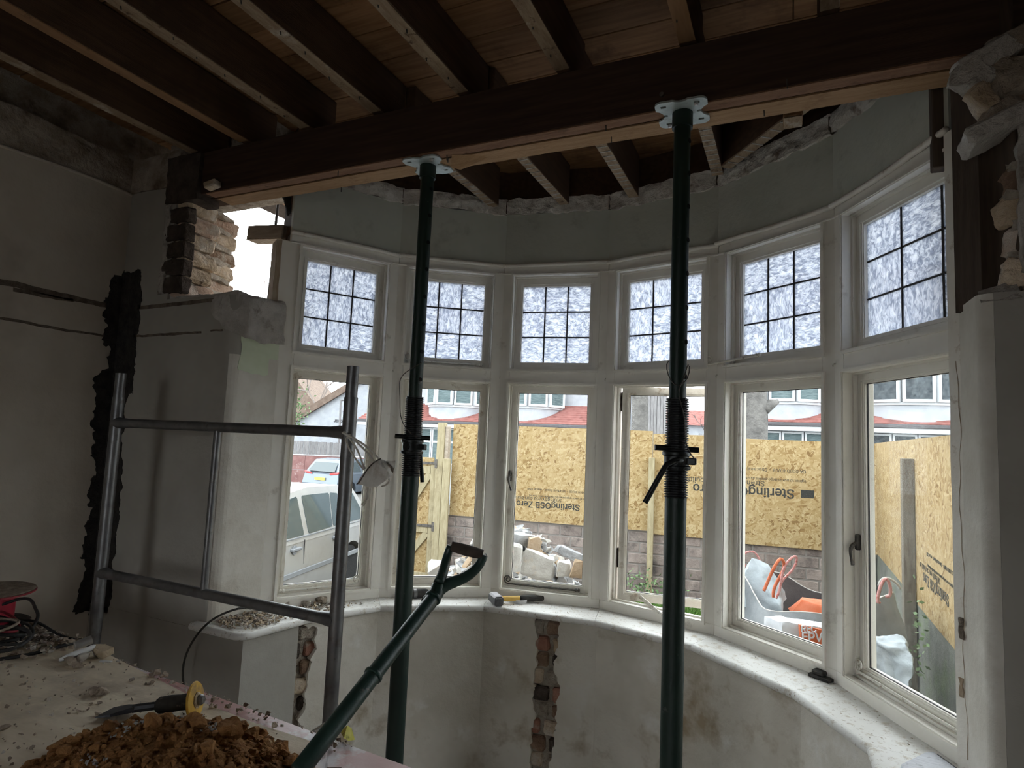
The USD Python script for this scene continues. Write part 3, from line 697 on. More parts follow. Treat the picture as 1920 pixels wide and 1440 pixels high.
def acrow(x, y, label, ht, loop):
    t = thing('steel_prop', label, 'prop', (x, y, 0), group='props under the bay beam')
    obj('base_plate', mv(plate(0, 0, 0, 20), T(x, y, 0)), 'prop_green', t)
    obj('outer_tube', cat([cyl((x, y, .004), (x, y, 1.36), .0303, 20)]), 'prop_green', t, smooth=40, label='thick dark green lower tube')
    pr = [(0, 1.355), (.028, 1.355)]
    for k in range(40):
        z = 1.357+k*.0069; pr += [(.0272, z), (.0332, z+.0022), (.0332, z+.0040), (.0272, z+.0062)]
    pr += [(.031, 1.634), (.031, 1.638), (0, 1.638)]
    obj('thread', mv(lathe(pr, 20), T(x, y, 0)), 'prop_black', t, label='black screw thread')
    sl = box(x-.004, x+.004, y-.036, y+.036, 1.40, 1.61)
    obj('inner_tube', cyl((x, y, 1.638), (x, y, 2.492), .0242, 18), 'prop_green', t, smooth=40)
    for k in range(8):
        zz = 1.70+k*.1; a = ht[2]
        obj('pin_hole', mv(lathe([(0, -.0005), (.0075, -.0005), (.0075, .001), (0, .001)], 10), axis_to((x+.0242*math.cos(a), y+.0242*math.sin(a), zz), (math.cos(a), math.sin(a), 0))), 'hole_black', t)
    pin = cyl((x-.062*ht[0], y-.062*ht[1], 1.497), (x+.062*ht[0], y+.062*ht[1], 1.494), .0085, 10)
    obj('pin', pin, 'prop_black', t, smooth=40)
    nut = lathe([(0, 1.437), (.038, 1.437), (.040, 1.441), (.040, 1.446), (.035, 1.449), (.035, 1.474), (.040, 1.477), (.040, 1.485), (.036, 1.488), (0, 1.488)], 20)
    obj('collar_nut', mv(nut, T(x, y, 0)), 'prop_black', t, smooth=30)
    lug = cyl((x, y-.040, 1.462), (x, y+.048, 1.462), .013, 10)
    obj('lug', cat([lug, box(x+.03, x+.055, y-.012, y+.012, 1.452, 1.472, .003)]), 'prop_black', t, smooth=30)
    obj('handle', tube(ht[3], .0078, 9), 'prop_black', t, smooth=True, label='bent black handle')
    obj('cable', tube(spline(loop, 30), .0016, 5), 'iron_dark', t, smooth=True, label='thin loose wire loop')
    obj('head_plate', plate(x, y, 2.4915, 3), 'galv', t, label='galvanised head plate screwed under the beam')
    for s in (-1, 1):
        obj('wing_bolt', mv(lathe([(0, 0), (.006, 0), (.007, .006), (.004, .010), (0, .010)], 10), Ry(180), T(x+s*.046, y-.05*s, 2.4915)), 'steel', t)
    obj('head_socket', mv(lathe([(0, 2.445), (.030, 2.445), (.0305, 2.452), (.0305, 2.4915), (0, 2.4915)], 18), T(x, y, 0)), 'prop_green', t, smooth=30)


xr, yr = at(1280, 208, z=2.5)[:2]; xl, yl = at(803, 308, z=2.5)[:2]
H3 = RT*[1, 1, 0]/np.linalg.norm(RT[:2]); V3 = FW*[1, 1, 0]/np.linalg.norm(FW[:2])
cL, cR = np.array([xl, yl, 0]), np.array([xr, yr, 0])
acrow(xr, yr, 'dark green telescopic steel prop right of the middle, its handle slanting left', (.91, .41, -.3, [*[cR+H3*q[0]-V3*q[1]+(0, 0, q[2]) for q in ((.004, .040, 1.464), (-.016, .050, 1.464), (-.040, .052, 1.452), (-.056, .052, 1.425), (-.098, .052, 1.345))]]),
      [cR+(-.026, -.01, 1.745), cR+(-.024, -.03, 1.71), cR+(.006, -.034, 1.672), cR+(.032, -.02, 1.70), cR+(.030, -.005, 1.735), cR+(.02, -.03, 1.69), cR+(.010, -.036, 1.66), cR+(.022, -.036, 1.60), cR+(.030, -.033, 1.52), cR+(.052, -.02, 1.47)])
acrow(xl, yl, 'dark green telescopic steel prop left of the middle, wire loop on its left', (.91, .41, -.3, [*[cL+H3*q[0]-V3*q[1]+(0, 0, q[2]) for q in ((.006, -.040, 1.464), (.016, -.050, 1.462), (.022, -.052, 1.445), (.025, -.052, 1.415), (.036, -.052, 1.335))]]),
      [cL+(.026, -.01, 1.76), cL+(.0, -.034, 1.735), cL+(-.045, -.03, 1.70), cL+(-.058, -.01, 1.64), cL+(-.045, -.02, 1.58), cL+(-.01, -.036, 1.53), cL+(.035, -.03, 1.497)])

# ---------------------------------------------------------------- scaffold end frame
YF = 1.52
pz = lambda px, py: at(px, py, Y=YF)
RX, LX = pz(654, 812)[0], pz(217, 800)[0]
sf = thing('scaffold_frame', 'grey steel tower scaffold end frame standing beyond the platform', 'scaffold frame', (RX, YF, 0))
zt, zs_ = pz(667, 687)[2], pz(663, 745)[2]
obj('post', cat([cyl((RX, YF, .0), (RX, YF, zs_), .0212, 18), cyl((RX, YF, zs_), (RX, YF, zt), .0186, 18)]), 'steel_tube', sf, smooth=40)
ztl, zsl = pz(229, 700)[2], pz(222, 745)[2]
obj('post', cat([cyl((LX, YF, .0), (LX, YF, zsl), .0212, 18), cyl((LX, YF, zsl), (LX, YF, ztl), .0186, 18)]), 'steel_tube', sf, smooth=40)
za, zb_ = pz(640, 806)[2], pz(235, 797)[2]; zc, zd = pz(627, 1168)[2], pz(197, 1071)[2]
zu = (za+zb_)/2; zl = (zc+zd)/2


def rail(z):
    xs = np.array([LX, LX+.03, LX+.07, RX-.07, RX-.03, RX]); r = np.array([.023, .021, .0175, .0175, .021, .024])
    return tube(np.c_[xs, np.full(6, YF), np.full(6, z)], r, 14)


obj('rail', rail(zu), 'steel_tube', sf, smooth=40)
obj('rail', rail(zl), 'steel_tube', sf, smooth=40)
xb = pz(396, 950)[0]
obj('brace', cyl((xb, YF, zl), (xb, YF, zu), .0125, 12), 'steel_tube', sf, smooth=40)
for x in (RX, LX): obj('foot', mv(lathe([(0, 0), (.05, 0), (.05, .008), (.02, .012), (.02, .05), (0, .05)], 16), T(x, YF, 0)), 'steel_tube', sf)
p0, p1 = at(140, 1211, z=.83), at(172, 1199, z=.84)
obj('coupler', cyl(p0, p1, .013, 12), 'steel', sf, smooth=40, label='short bright tube stub at the foot of the left post')

# ---------------------------------------------------------------- dust mask on the frame
M['mask'] = mat('mask', (.62, .60, .56), (.72, .70, .66), 30, rough=.9, stain=((.44, .38, .31), 24, .5, .75), bump=.2, bscale=150)
M['strap'] = mat('strap', (.58, .55, .49), (.68, .65, .59), 60, rough=.85)
YM = 1.47
mk = thing('dust_mask', 'used white cup dust mask hanging by its straps from the scaffold frame', 'mask', at(705, 885, Y=YM))
mp = lambda px, py, dy=0: at(px, py, Y=YM+dy)
rim = [mp(669, 907), mp(676, 895, -.02), mp(688, 878, -.03), mp(702, 866, -.03), mp(712, 861, -.02), mp(719, 862, .0), mp(714, 880, .03), mp(700, 900, .04), mp(684, 910, .03)]
mid = [mp(686, 912, -.02), mp(694, 914, -.045), mp(708, 912, -.055), mp(722, 902, -.055), mp(731, 893, -.04), mp(726, 880, -.045), mp(733, 872, -.02), mp(730, 896, .02), mp(712, 905, .03), mp(705, 890, -.05), mp(716, 875, -.045)]
cup = rough(hull(rim+mid), .0015, 40, 4, .006)
obj('cup', cup, 'mask', mk, smooth=50)
obj('rim', tube(spline([mp(669, 908, -.01), mp(684, 887, -.032), mp(700, 868, -.034), mp(714, 860, -.022)], 20), .0018, 6), 'iron_dark', mk, smooth=True)
fold = [mp(717, 866, -.050), mp(724, 880, -.060), mp(731, 893, -.048), mp(735, 890, -.03), mp(727, 875, -.045), mp(721, 865, -.03)]
obj('fold_band', hull(fold+[q+np.array([0, .006, 0]) for q in fold]), 'strap', mk, label='paler folded band of the mask')
wing = [mp(720, 864, -.02), mp(741, 865, -.02), mp(741, 873, -.02), mp(737, 886, -.02), mp(731, 892, -.02)]
obj('wing', hull(wing+[q+np.array([0, .004, 0]) for q in wing]), 'mask', mk)
tabp = [mp(723, 865, -.024), mp(741, 864, -.024), mp(741, 873, -.024), mp(723, 871, -.024)]
obj('tab', hull(tabp+[q+np.array([0, .003, 0]) for q in tabp]), 'strap', mk)
def strap(pts, w=.003, t=.0008):
    P = spline(pts, 18); m = tube(P, w, 6); return m
obj('strap', strap([mp(682, 880, -.03), mp(668, 862, -.02), mp(657, 845, -.03), mp(650, 822, -.005), mp(656, 815, .02)]), 'strap', mk, smooth=True)
obj('strap', strap([mp(684, 878, -.03), mp(676, 858, -.02), mp(668, 840, -.02), mp(655, 822, -.025), mp(648, 812, .02)]), 'strap', mk, smooth=True)
obj('strap', strap([mp(712, 862, -.02), mp(696, 845, -.02), mp(680, 832, -.02), mp(660, 820, -.03), mp(648, 815, .02)]), 'strap', mk, smooth=True)
obj('strap', strap([mp(702, 867, -.03), mp(690, 850, -.02), mp(676, 836, -.02), mp(664, 824, -.03)]), 'strap', mk, smooth=True)
obj('strap', strap([mp(694, 913, -.02), mp(690, 922, -.02), mp(690, 935, -.015), mp(684, 944, -.01), mp(680, 947, 0), mp(678, 944, 0)], .0025), 'strap', mk, smooth=True)
obj('strap', strap([mp(690, 915, -.02), mp(686, 921, -.02), mp(687, 930, -.02), mp(683, 940, -.01), mp(679, 946, 0)], .0025), 'strap', mk, smooth=True)
obj('strap', strap([mp(716, 911, -.02), mp(726, 907, -.02), mp(730, 900, -.02), mp(727, 897, -.02)], .0025), 'strap', mk, smooth=True)

# ---------------------------------------------------------------- working platform
M['ply_pink'] = mat('ply_pink', (.42, .21, .195), (.52, .29, .27), 5, rough=.4, spec=.5, bump=.08, stain=((.55, .49, .50), 7, .52, .62), stain2=((.25, .11, .10), 12, .62, .75))
M['ply_tan'] = mat('ply_tan', (.60, .505, .38), (.73, .63, .49), 6, stretch=(1, 4, 1), rough=.75, bump=.15, bscale=40, stain=((.38, .32, .255), 5, .5, .75), stain2=((.74, .66, .50), 7, .57, .7))
ZBD = .80
pl = thing('platform', 'working platform of stained plywood sheets in the near left corner', 'platform', (-1.6, .6, 0))
c0, c1 = np.array([-2.77, 1.33]), np.array([-.700, 1.188])
e = (c1-c0)/np.linalg.norm(c1-c0); ni = np.array([e[1], -e[0]])
def sheet(poly, z0, z1): return prism(sg.Polygon(poly).buffer(-.002, join_style=2).buffer(.002), z0, z1)
obj('lower_sheet', prism([c0, c1, c1+ni*.75+e*.06, (-.62, -.1), (-2.77, -.1)], ZBD-.03, ZBD-.012), 'ply_pink', pl, label='pinkish red coated plywood sheet underneath')
tb = [at(202, 1226, z=ZBD)[:2], at(300, 1276, z=ZBD)[:2], at(392, 1322, z=ZBD)[:2], at(480, 1356, z=ZBD)[:2], at(610, 1398, z=ZBD)[:2], at(515, 1440, z=ZBD)[:2], at(440, 1475, z=ZBD)[:2]]
obj('upper_sheet', prism(list(tb)+[(-1.3, .2), (-2.76, -.05), (-2.76, 1.30)], ZBD-.0118, ZBD), 'ply_tan', pl, label='dirty tan plywood sheet on top')
for p in ((-.9, .9), (-.9, .2), (-2.5, .9), (-2.5, .2)): obj('leg', box(p[0]-.045, p[0]+.045, p[1]-.045, p[1]+.045, 0, ZBD-.10, .004), 'timber_grey', pl)
for yy in (.25, .95): obj('bearer', box(-2.7, -.75, yy-.045, yy+.045, ZBD-.12, ZBD-.0302, .004), 'timber_grey', pl)
for pa, pb in (((655, 1440), (627, 1395)), ):
    obj('tape_strip', hull([*(at(*q, z=ZBD-.012)+np.array([0, 0, dz]) for q in ((612, 1440), (640, 1440), (645, 1392), (622, 1392)) for dz in (0, .0015))]), 'ply_pink', pl)

M['sand'] = mat('sand', (.20, .088, .028), (.36, .185, .07), 22, rough=1, bump=1, bscale=130, bdist=.006, stain=((.11, .05, .02), 16, .55, .72), stain2=((.44, .30, .17), 34, .63, .72))
M['grit'] = mat('grit', (.24, .19, .15), (.40, .33, .26), 40, rough=1, bump=.6, bscale=120)
M['grit_pale'] = mat('grit_pale', (.40, .36, .31), (.56, .52, .46), 30, rough=1, bump=.6, bscale=90)
M['ash'] = mat('ash', (.30, .29, .28), (.48, .47, .45), 40, rough=1, bump=.8, bscale=120)
# heap of building sand
g = np.linspace(-1, 1, 110); GX, GY = np.meshgrid(g, g, indexing='ij')
hc = at(320, 1476, z=ZBD)[:2]; hx, hy = .325, .20
px_, py_ = hc[0]+GX*hx, hc[1]+GY*hy
rad = np.sqrt(GX**2+GY**2)
nz = fbm(np.stack([px_*9, py_*9, 0*px_], -1), 4, 3)
n2 = fbm(np.stack([px_*38, py_*38, 0*px_], -1), 3, 5)
h = np.clip(1-rad-.18*(nz-.5)*2, 0, 1)
hh = .086*(1-np.exp(-2.6*h))*(0.62+.75*nz)+np.where(h > .01, .024*(n2-.35), 0)
hh = np.where(h <= .01, -.006, hh)
V = np.stack([px_, py_, ZBD+hh], -1).reshape(-1, 3); n_ = len(g)
I = np.arange(n_*n_).reshape(n_, n_)
Fq = np.c_[I[:-1, :-1].ravel(), I[1:, :-1].ravel(), I[1:, 1:].ravel(), I[:-1, 1:].ravel()]
Ft = np.vstack([Fq[:, [0, 1, 2]], Fq[:, [0, 2, 3]]])
Ft = Ft[(hh.reshape(-1)[Ft] > -.005).any(1)]
heap = trimesh.Trimesh(V, Ft, process=False); heap.remove_unreferenced_vertices()
sp = thing('sand_heap', 'heap of damp orange-brown sand and clods on the platform', 'sand', (*hc, ZBD), kind='stuff')
obj('sand', heap, 'sand', sp, smooth=40, kind='stuff')
def top_z(x, y):
    i = np.clip(int(round(((x-hc[0])/hx+1)/2*(n_-1))), 0, n_-1); j = np.clip(int(round(((y-hc[1])/hy+1)/2*(n_-1))), 0, n_-1)
    return ZBD+max(hh[i, j], 0)
cl, ash = [], []
gg = np.random.default_rng(5)
for k in range(1100):
    a, r_ = gg.uniform(0, 2*math.pi), math.sqrt(gg.uniform(0, 1))*1.02
    x, y_ = hc[0]+math.cos(a)*r_*hx, hc[1]+math.sin(a)*r_*hy
    s = gg.uniform(.004, .018)*(1.9 if gg.random() < .09 else 1)
    m = mv(rock((s*1.2, s, s*.9), k+900, 18, .85), Rz(gg.uniform(0, 360)), T(x, y_, top_z(x, y_)+s*.18))
    cl.append(m)
for px, py, s in ((484, 1362, .036), (525, 1385, .034), (505, 1376, .03), (450, 1390, .03), (470, 1402, .03), (330, 1352, .022), (425, 1428, .05), (360, 1405, .028), (300, 1376, .03), (250, 1370, .026), (205, 1397, .03), (280, 1420, .034), (400, 1392, .024), (380, 1372, .02)):
    p = at(px, py, z=ZBD+.03); zz = top_z(p[0], p[1])
    cl.append(mv(rough(rock((s*1.25, s*1.1, s*1.05), int(px), 24, .75), .006, 50, px, .006), T(p[0], p[1], zz+s*.32)))
obj('clods', cat(cl), 'sand', sp, kind='stuff')
for k in range(90):
    c = ((180, 1430), (230, 1390), (345, 1345), (262, 1375), (400, 1388))[k % 5]; p = at(c[0]+gg.normal()*14, c[1]+gg.normal()*8, z=ZBD+.06)
    s = gg.uniform(.004, .011); ash.append(mv(rock((s, s, s*.8), k+70, 10), T(p[0], p[1], top_z(p[0], p[1])+.006)))
obj('ash_flecks', cat(ash), 'ash', sp, kind='stuff', label='grey ash flecks in the sand')

# crumbs over the platform
cr, pale = [], []
for k in range(420):
    px, py = gg.uniform(-30, 520), gg.uniform(1225, 1440)
    if py < 1228+(px-200)*.35: continue
    p = at(px, py, z=ZBD); s = gg.exponential(.0035)+.0022
    if s > .016: s = .012
    (cr if gg.random() < .75 else pale).append(mv(rock((s*1.4, s, s), k, 9), Rz(gg.uniform(0, 360)), T(p[0], p[1], ZBD+s*.3)))
for k in range(240):
    px = gg.uniform(215, 660); t_ = gg.exponential(9)
    py = 1232+(px-200)*.352+t_
    p = at(px, py, z=ZBD-.012); s = gg.exponential(.003)+.002
    if p[1] > c0[1]+(p[0]-c0[0])*(c1[1]-c0[1])/(c1[0]-c0[0])-.004: continue
    s = min(s, .012); (cr if gg.random() < .6 else pale).append(mv(rock((s*1.4, s, s), k+500, 9), T(p[0], p[1], ZBD-.006+s*.4)))
cs = thing('plaster_crumbs', 'scatter of plaster crumbs and grit over the plywood platform', 'debris', (-1.5, 1.0, ZBD), kind='stuff')
obj('dark_crumbs', cat(cr), 'grit', cs, kind='stuff'); obj('pale_crumbs', cat(pale), 'grit_pale', cs, kind='stuff')
lr, lr2 = [], []
for k in range(520):
    px, py = gg.normal(55, 55), gg.normal(1200, 14)
    if py < 1172+max(0, (px-60))*.36 or px > 165: continue
    p = at(px, py, z=ZBD); s = gg.uniform(.006, .02)
    if p[0] < XL+.03 or p[1] > 1.31: continue
    (lr if k % 3 else lr2).append(mv(rock((s*1.5, s, s*.8), k+40, 9), Rz(gg.uniform(0, 360)), T(p[0], p[1], ZBD+s*.3+abs(gg.normal())*.008)))
rb = thing('plaster_rubble', 'broken plaster rubble under the cable tangle at the left edge', 'debris', (-2.2, 1.2, ZBD), kind='stuff')
obj('rubble', cat(lr), 'grit', rb, kind='stuff'); obj('pale_rubble', cat(lr2), 'grit_pale', rb, kind='stuff')
M['stone_tan'] = mat('stone_tan', (.42, .33, .22), (.56, .46, .33), 30, rough=.95, bump=.6, bscale=90)
for (px, py, s, lab, mm) in ((190, 1231, .05, 'tan broken stone at the foot of the left scaffold post', 'stone_tan'), (150, 1240, .036, 'grey brown stone lying right below the white hook', 'grit_pale'), (132, 1245, .034, 'darker stone, left of the two below the white hook', 'grit'), (145, 1253, .028, 'small flat dark stone below the two stones under the white hook', 'grit')):
    p = at(px, py, z=ZBD); m = rough(rock((s*1.4, s, s*.8), px, 18, .6), .004, 50, px, .012)
    obj('stone', mv(m, T(p[0], p[1], ZBD+s*.33)), mm, smooth=35, label=lab, cat='stone')
for (px, py, s, lab) in ((290, 1266, .028, 'dark clod near the far edge of the platform, beside a smaller one'), (307, 1270, .022, 'upright dark clod right of another near the platform edge'), (178, 1302, .03, 'brown crumbly clod left of the chisel blade tip'), (192, 1302, .03, 'brown crumbly clod just above the chisel blade tip'), (281, 1283, .018, 'single dark clod above the chisel shaft'), (10, 1370, .02, 'dark clod at the left picture edge')):
    p = at(px, py, z=ZBD)
    obj('clod', mv(rough(rock((s*1.3, s, s*.8), px, 14, .6), .003, 60, px, .01), T(p[0], p[1], ZBD+s*.3)), 'grit', smooth=30, label=lab, cat='clod')

# ---------------------------------------------------------------- bolster chisel with hand guard
M['black_steel'] = mat('black_steel', (.022, .024, .028), (.05, .052, .058), 20, rough=.5, spec=.5, metal=.3, stain=((.16, .15, .14), 26, .56, .7))
M['black_rubber'] = mat('black_rubber', (.028, .027, .025), (.06, .056, .05), 30, rough=.75, stain=((.20, .165, .13), 40, .6, .72))
M['guard_yellow'] = mat('guard_yellow', (.52, .30, .045), (.62, .39, .08), 18, rough=.6, stain=((.33, .21, .09), 26, .52, .68), bump=.2)
ca, cb = at(196, 1336, z=ZBD+.004), at(376, 1312, z=ZBD+.04)
ch = thing('bolster_chisel', 'broad black bolster chisel with a round yellow hand guard', 'chisel', ((ca+cb)/2)*[1, 1, 0]+[0, 0, ZBD])
d = cb-ca; Lc = np.linalg.norm(d); A = axis_to(ca, d)
bl_ = hull([(s*.037, t, 0) for s in (-1, 1) for t in (-.001, .001)]+[(s*.037, t, .035) for s in (-1, 1) for t in (-.003, .003)]+[(s*.010, t, .075) for s in (-1, 1) for t in (-.006, .006)])
obj('blade', mv(bl_, Rz(-6), A), 'black_steel', ch, smooth=25)
obj('shank', mv(lathe([(0, .06), (.010, .068), (.0098, Lc*.58), (0, Lc*.58)], 8), A), 'black_steel', ch, smooth=30)
obj('grip', mv(lathe([(0, Lc*.55), (.015, Lc*.55), (.019, Lc*.58), (.0195, Lc*.7), (.018, Lc*.8), (.020, Lc*.93), (0, Lc*.93)], 18), A), 'black_rubber', ch, smooth=40)
obj('hand_guard', mv(lathe([(0, Lc*.925), (.028, Lc*.92), (.040, Lc*.925), (.0435, Lc*.94), (.041, Lc*.955), (.028, Lc*.965), (.016, Lc*.962), (0, Lc*.962)], 28), A), 'guard_yellow', ch, smooth=40)
obj('collar', mv(lathe([(0, Lc*.955), (.019, Lc*.955), (.019, Lc*.975), (.015, Lc*.985), (0, Lc*.985)], 8), A), 'stone_tan', ch, smooth=20)
obj('striking_head', mv(lathe([(0, Lc*.97), (.012, Lc*.97), (.013, Lc*1.01), (.009, Lc*1.035), (0, Lc*1.04)], 14), A), 'steel_tube', ch, smooth=40)

# ---------------------------------------------------------------- spade leaning over the platform
M['spade_green'] = mat('spade_green', (.012, .034, .028), (.022, .052, .042), 14, rough=.4, spec=.5, bump=.1, stain=((.16, .15, .13), 26, .62, .70))
M['grip_brown'] = mat('grip_brown', (.055, .042, .034), (.10, .080, .064), 30, rough=.7, bump=.3, bscale=150)
spd = thing('spade', 'dark green spade with a D-shaped handle leaning across the platform', 'spade', (-.75, .62, ZBD))
g1, g2 = at(846, 1024, D=1.66), at(905, 1040, D=1.66)
jn = at(822, 1095, D=1.60); bt = at(560, 1447, D=1.16); nk = at(818, 1113, D=1.59)
obj('grip', tube([g1, g1*.75+g2*.25, (g1+g2)/2, g1*.25+g2*.75, g2], [.0125, .0145, .015, .0145, .0125], 14), 'grip_brown', spd, smooth=True, label='brown hand grip')
obj('yoke', cat([tube(spline([g1+(g2-g1)*-.02, at(836, 1052, D=1.65), at(829, 1078, D=1.62), jn], 14), np.linspace(.0105, .015, 14), 10),
                 tube(spline([g2+(g2-g1)*.03, at(893, 1066, D=1.65), at(864, 1086, D=1.63), at(836, 1097, D=1.61), nk], 16), np.linspace(.0115, .0175, 16), 10)]), 'spade_green', spd, smooth=True)
obj('rivet', mv(lathe([(0, 0), (.004, 0), (.003, .003), (0, .004)], 10), axis_to(at(911, 1040, D=1.645), at(911, 1040, D=1.645)*-1+EYE)), 'steel', spd)
obj('socket', tube([jn, nk, at(806, 1128, D=1.57), at(800, 1135, D=1.565)], [.016, .0195, .0205, .0205], 16), 'spade_green', spd, smooth=True)
shp = [at(812, 1121, D=1.575)+(bt-at(812, 1121, D=1.575))*q for q in np.linspace(0, 1, 8)]
obj('shaft', tube(shp, np.linspace(.0178, .0190, 8), 18), 'spade_green', spd, smooth=True)
for q in (.0, .52):
    c = at(812, 1121, D=1.575)*(1-q)+bt*q; dd = bt-nk
    obj('collar', mv(lathe([(.017, -.004), (.0215, -.003), (.0225, 0), (.0215, .004), (.017, .005)], 18), axis_to(c, dd)), 'spade_green', spd, smooth=40)
dd = (bt-nk)/np.linalg.norm(bt-nk)
tip = bt+dd*.34; tip[2] = max(tip[2], ZBD-.008)
side = np.cross(dd, (0, 0, 1)); side /= np.linalg.norm(side); upn = np.cross(side, dd)
bladep = [bt+dd*.05+side*s*.02+upn*u for s in (-1, 1) for u in (0, .004)]+[bt+dd*.10+side*s*.088+upn*u for s in (-1, 1) for u in (.012, .015)]+[tip+side*s*.084+upn*u for s in (-1, 1) for u in (.010, .012)]
obj('blade', hull(bladep), 'black_steel', spd)

# ---------------------------------------------------------------- on the window board
M['hammer_grey'] = mat('hammer_grey', (.10, .10, .105), (.17, .17, .17), 30, rough=.6, metal=.4)
M['hammer_face'] = mat('hammer_face', (.55, .53, .56), (.70, .68, .70), 40, rough=.6, stain=((.40, .38, .38), 40, .55, .7))
M['hickory'] = mat('hickory', (.60, .36, .07), (.70, .45, .12), 25, rough=.6, stain=((.40, .25, .10), 30, .55, .7))
ZW = .744
hp, hq = at(930, 1121, z=ZW+.03), at(1017, 1117, z=ZW+.03)
hm = thing('club_hammer', 'club hammer with a yellow and black handle on the window board', 'hammer', (*((hp+hq)/2)[:2], ZW))
hd = (hq-hp); hd[2] = 0; Lh = np.linalg.norm(hd); hd /= Lh; Ah = np.eye(4); Ah[:3, 0] = hd; Ah[:3, 1] = (-hd[1], hd[0], 0); Ah[:3, 3] = (*hp[:2], ZW)
obj('head', mv(hull([(sx*.021, y_, .0245+sz*.0215) for y_ in (-.046, .046) for sx, sz in ((-1, -.6), (-.6, -1), (.6, -1), (1, -.6), (1, .6), (.6, 1), (-.6, 1), (-1, .6))]), Ah), 'hammer_grey', hm, smooth=20)
obj('head_top', mv(box(-.0205, .0205, -.046, .046, .030, .0468, .006), Ah), 'hammer_face', hm, label='pale upper side of the head')  # upper side of the head paler than its body
obj('shaft', mv(tube([(.0, 0, .026), (.06, 0, .024), (.12, 0, .023)], [.012, .0115, .0125], 12), Ah), 'hickory', hm, smooth=True, label='yellow part of the handle')
obj('grip', mv(tube([(.115, 0, .023), (.13, 0, .0225), (.2, 0, .021), (Lh, 0, .020), (Lh+.004, 0, .020)], [.0128, .0145, .0135, .016, .013], 12), Ah), 'black_rubber', hm, smooth=True, label='black rubber grip')
lidp = at(974, 1129, z=ZW)
M['white_plastic'] = mat('white_plastic', (.60, .60, .60), (.70, .70, .69), 20, rough=.4, spec=.5)
obj('plastic_dish', mv(lathe([(0, .005), (.030, .005), (.040, .018), (.043, .018), (.033, .0), (0, 0)], 28), T(lidp[0], lidp[1], ZW)), 'white_plastic', smooth=40, label='round white plastic lid under the hammer handle', cat='lid')  # a plastic lid on the window board
bp, bq = at(768, 1114, z=ZW+.02), at(798, 1112, z=ZW+.02)
tp = thing('torch', 'dark stubby cylinder of a tool lying behind the left prop on the window board', 'tool', (*((bp+bq)/2)[:2], ZW))
dB = (bq-bp); dB[2] = 0; AB = axis_to((*bp[:2], ZW+.021), dB); LB = np.linalg.norm(dB)
obj('barrel', mv(lathe([(0, -.03), (.018, -.03), (.021, -.02), (.021, LB), (.017, LB+.012), (0, LB+.012)], 18), AB), 'black_rubber', tp, smooth=35)
obj('band', mv(lathe([(.0205, LB*.2), (.0222, LB*.22), (.0222, LB*.4), (.0205, LB*.42)], 18), AB), 'steel_tube', tp, smooth=35)
bk = at(1541, 1273, z=ZW)
bt_ = thing('rubber_block', 'small black stepped rubber block on the window board near the right window', 'block', (*bk[:2], ZW))
obj('base', mv(box(-.038, .038, -.022, .022, 0, .012, .003), Rz(-35), T(*bk[:2], ZW)), 'black_rubber', bt_)
obj('step', mv(box(-.028, .014, -.018, .018, .0118, .027, .004), Rz(-35), T(*bk[:2], ZW)), 'black_rubber', bt_)
M['laminate'] = mat('laminate', (.46, .47, .52), (.62, .63, .68), 10, stretch=(2, 30, 2), rot=(0, 0, .9), rough=.5, spec=.4, stain=((.30, .31, .35), 40, .58, .68))
lam = thing('flooring_offcut', 'blue-grey wood-effect flooring offcut at the right end of the window board', 'offcut', (.36, 1.84, ZW))
oc = sg.Polygon([at(*q, z=ZW+.008)[:2] for q in ((1690, 1434), (1738, 1410), (1752, 1411), (1795, 1442), (1830, 1475), (1700, 1475))])
obj('board', prism(oc, ZW+.0005, ZW+.009), 'laminate', lam)
ln_ = [at(*q, z=ZW+.0092) for q in ((1757, 1414), (1800, 1445))]
obj('groove', tube(ln_, .0015, 5), 'lead', lam)
tw = [at(*q, z=ZW+.012) for q in ((1790, 1440), (1803, 1428), (1800, 1442))]
# rubble along the window board
def sill_bits(name, lab, n, fx, fy, smin, smax, seed, mats):
    q = np.random.default_rng(seed); a = [[] for _ in mats]
    for k in range(n):
        px, py = fx(q), fy(q)
        p = at(px, py, z=ZW); s = q.uniform(smin, smax)
        if not keep.contains(sg.Point(p[:2])): continue
        a[k % len(mats)].append(mv(rock((s*1.4, s, s*.8), k+seed, 9), Rz(q.uniform(0, 360)), T(p[0], p[1], ZW+s*.3+abs(q.normal())*smax*.25)))
    t = thing(name, lab, 'debris', (*at(fx(q), fy(q), z=ZW)[:2], ZW), kind='stuff')
    for x, m_ in zip(a, mats):
        if x: obj('grit', cat(x), m_, t, kind='stuff')
keep = sg.Polygon(np.vstack([FOLD, NOSE[::-1], [(-1.85, 1.765), (-1.88, 1.745), (-2.10, 1.745), (-2.10, 1.757), (-2.05, 1.76), (-2.03, 1.99)]])).buffer(0).buffer(-.006)
sill_bits('sill_rubble', 'plaster rubble heaped at the left end of the window board', 620, lambda q: q.normal(460, 38), lambda q: q.normal(1162, 11), .005, .018, 3, ('grit_pale', 'grit', 'stone_tan'))
sill_bits('sill_rubble', 'plaster rubble and dust along the foot of the far left window', 420, lambda q: q.normal(585, 45), lambda q: q.normal(1138, 8), .003, .014, 4, ('grit_pale', 'grit', 'stone_tan'))
sill_bits('sill_dust', 'thin scatter of crumbs along the right half of the window board', 170, lambda q: q.uniform(1150, 1760), lambda q: q.uniform(1150, 1420), .0015, .006, 8, ('grit', 'grit_pale'))
sill_bits('sill_dust', 'thin scatter of crumbs along the middle of the window board', 90, lambda q: q.uniform(690, 1140), lambda q: q.uniform(1112, 1150), .0015, .006, 9, ('grit', 'grit_pale'))
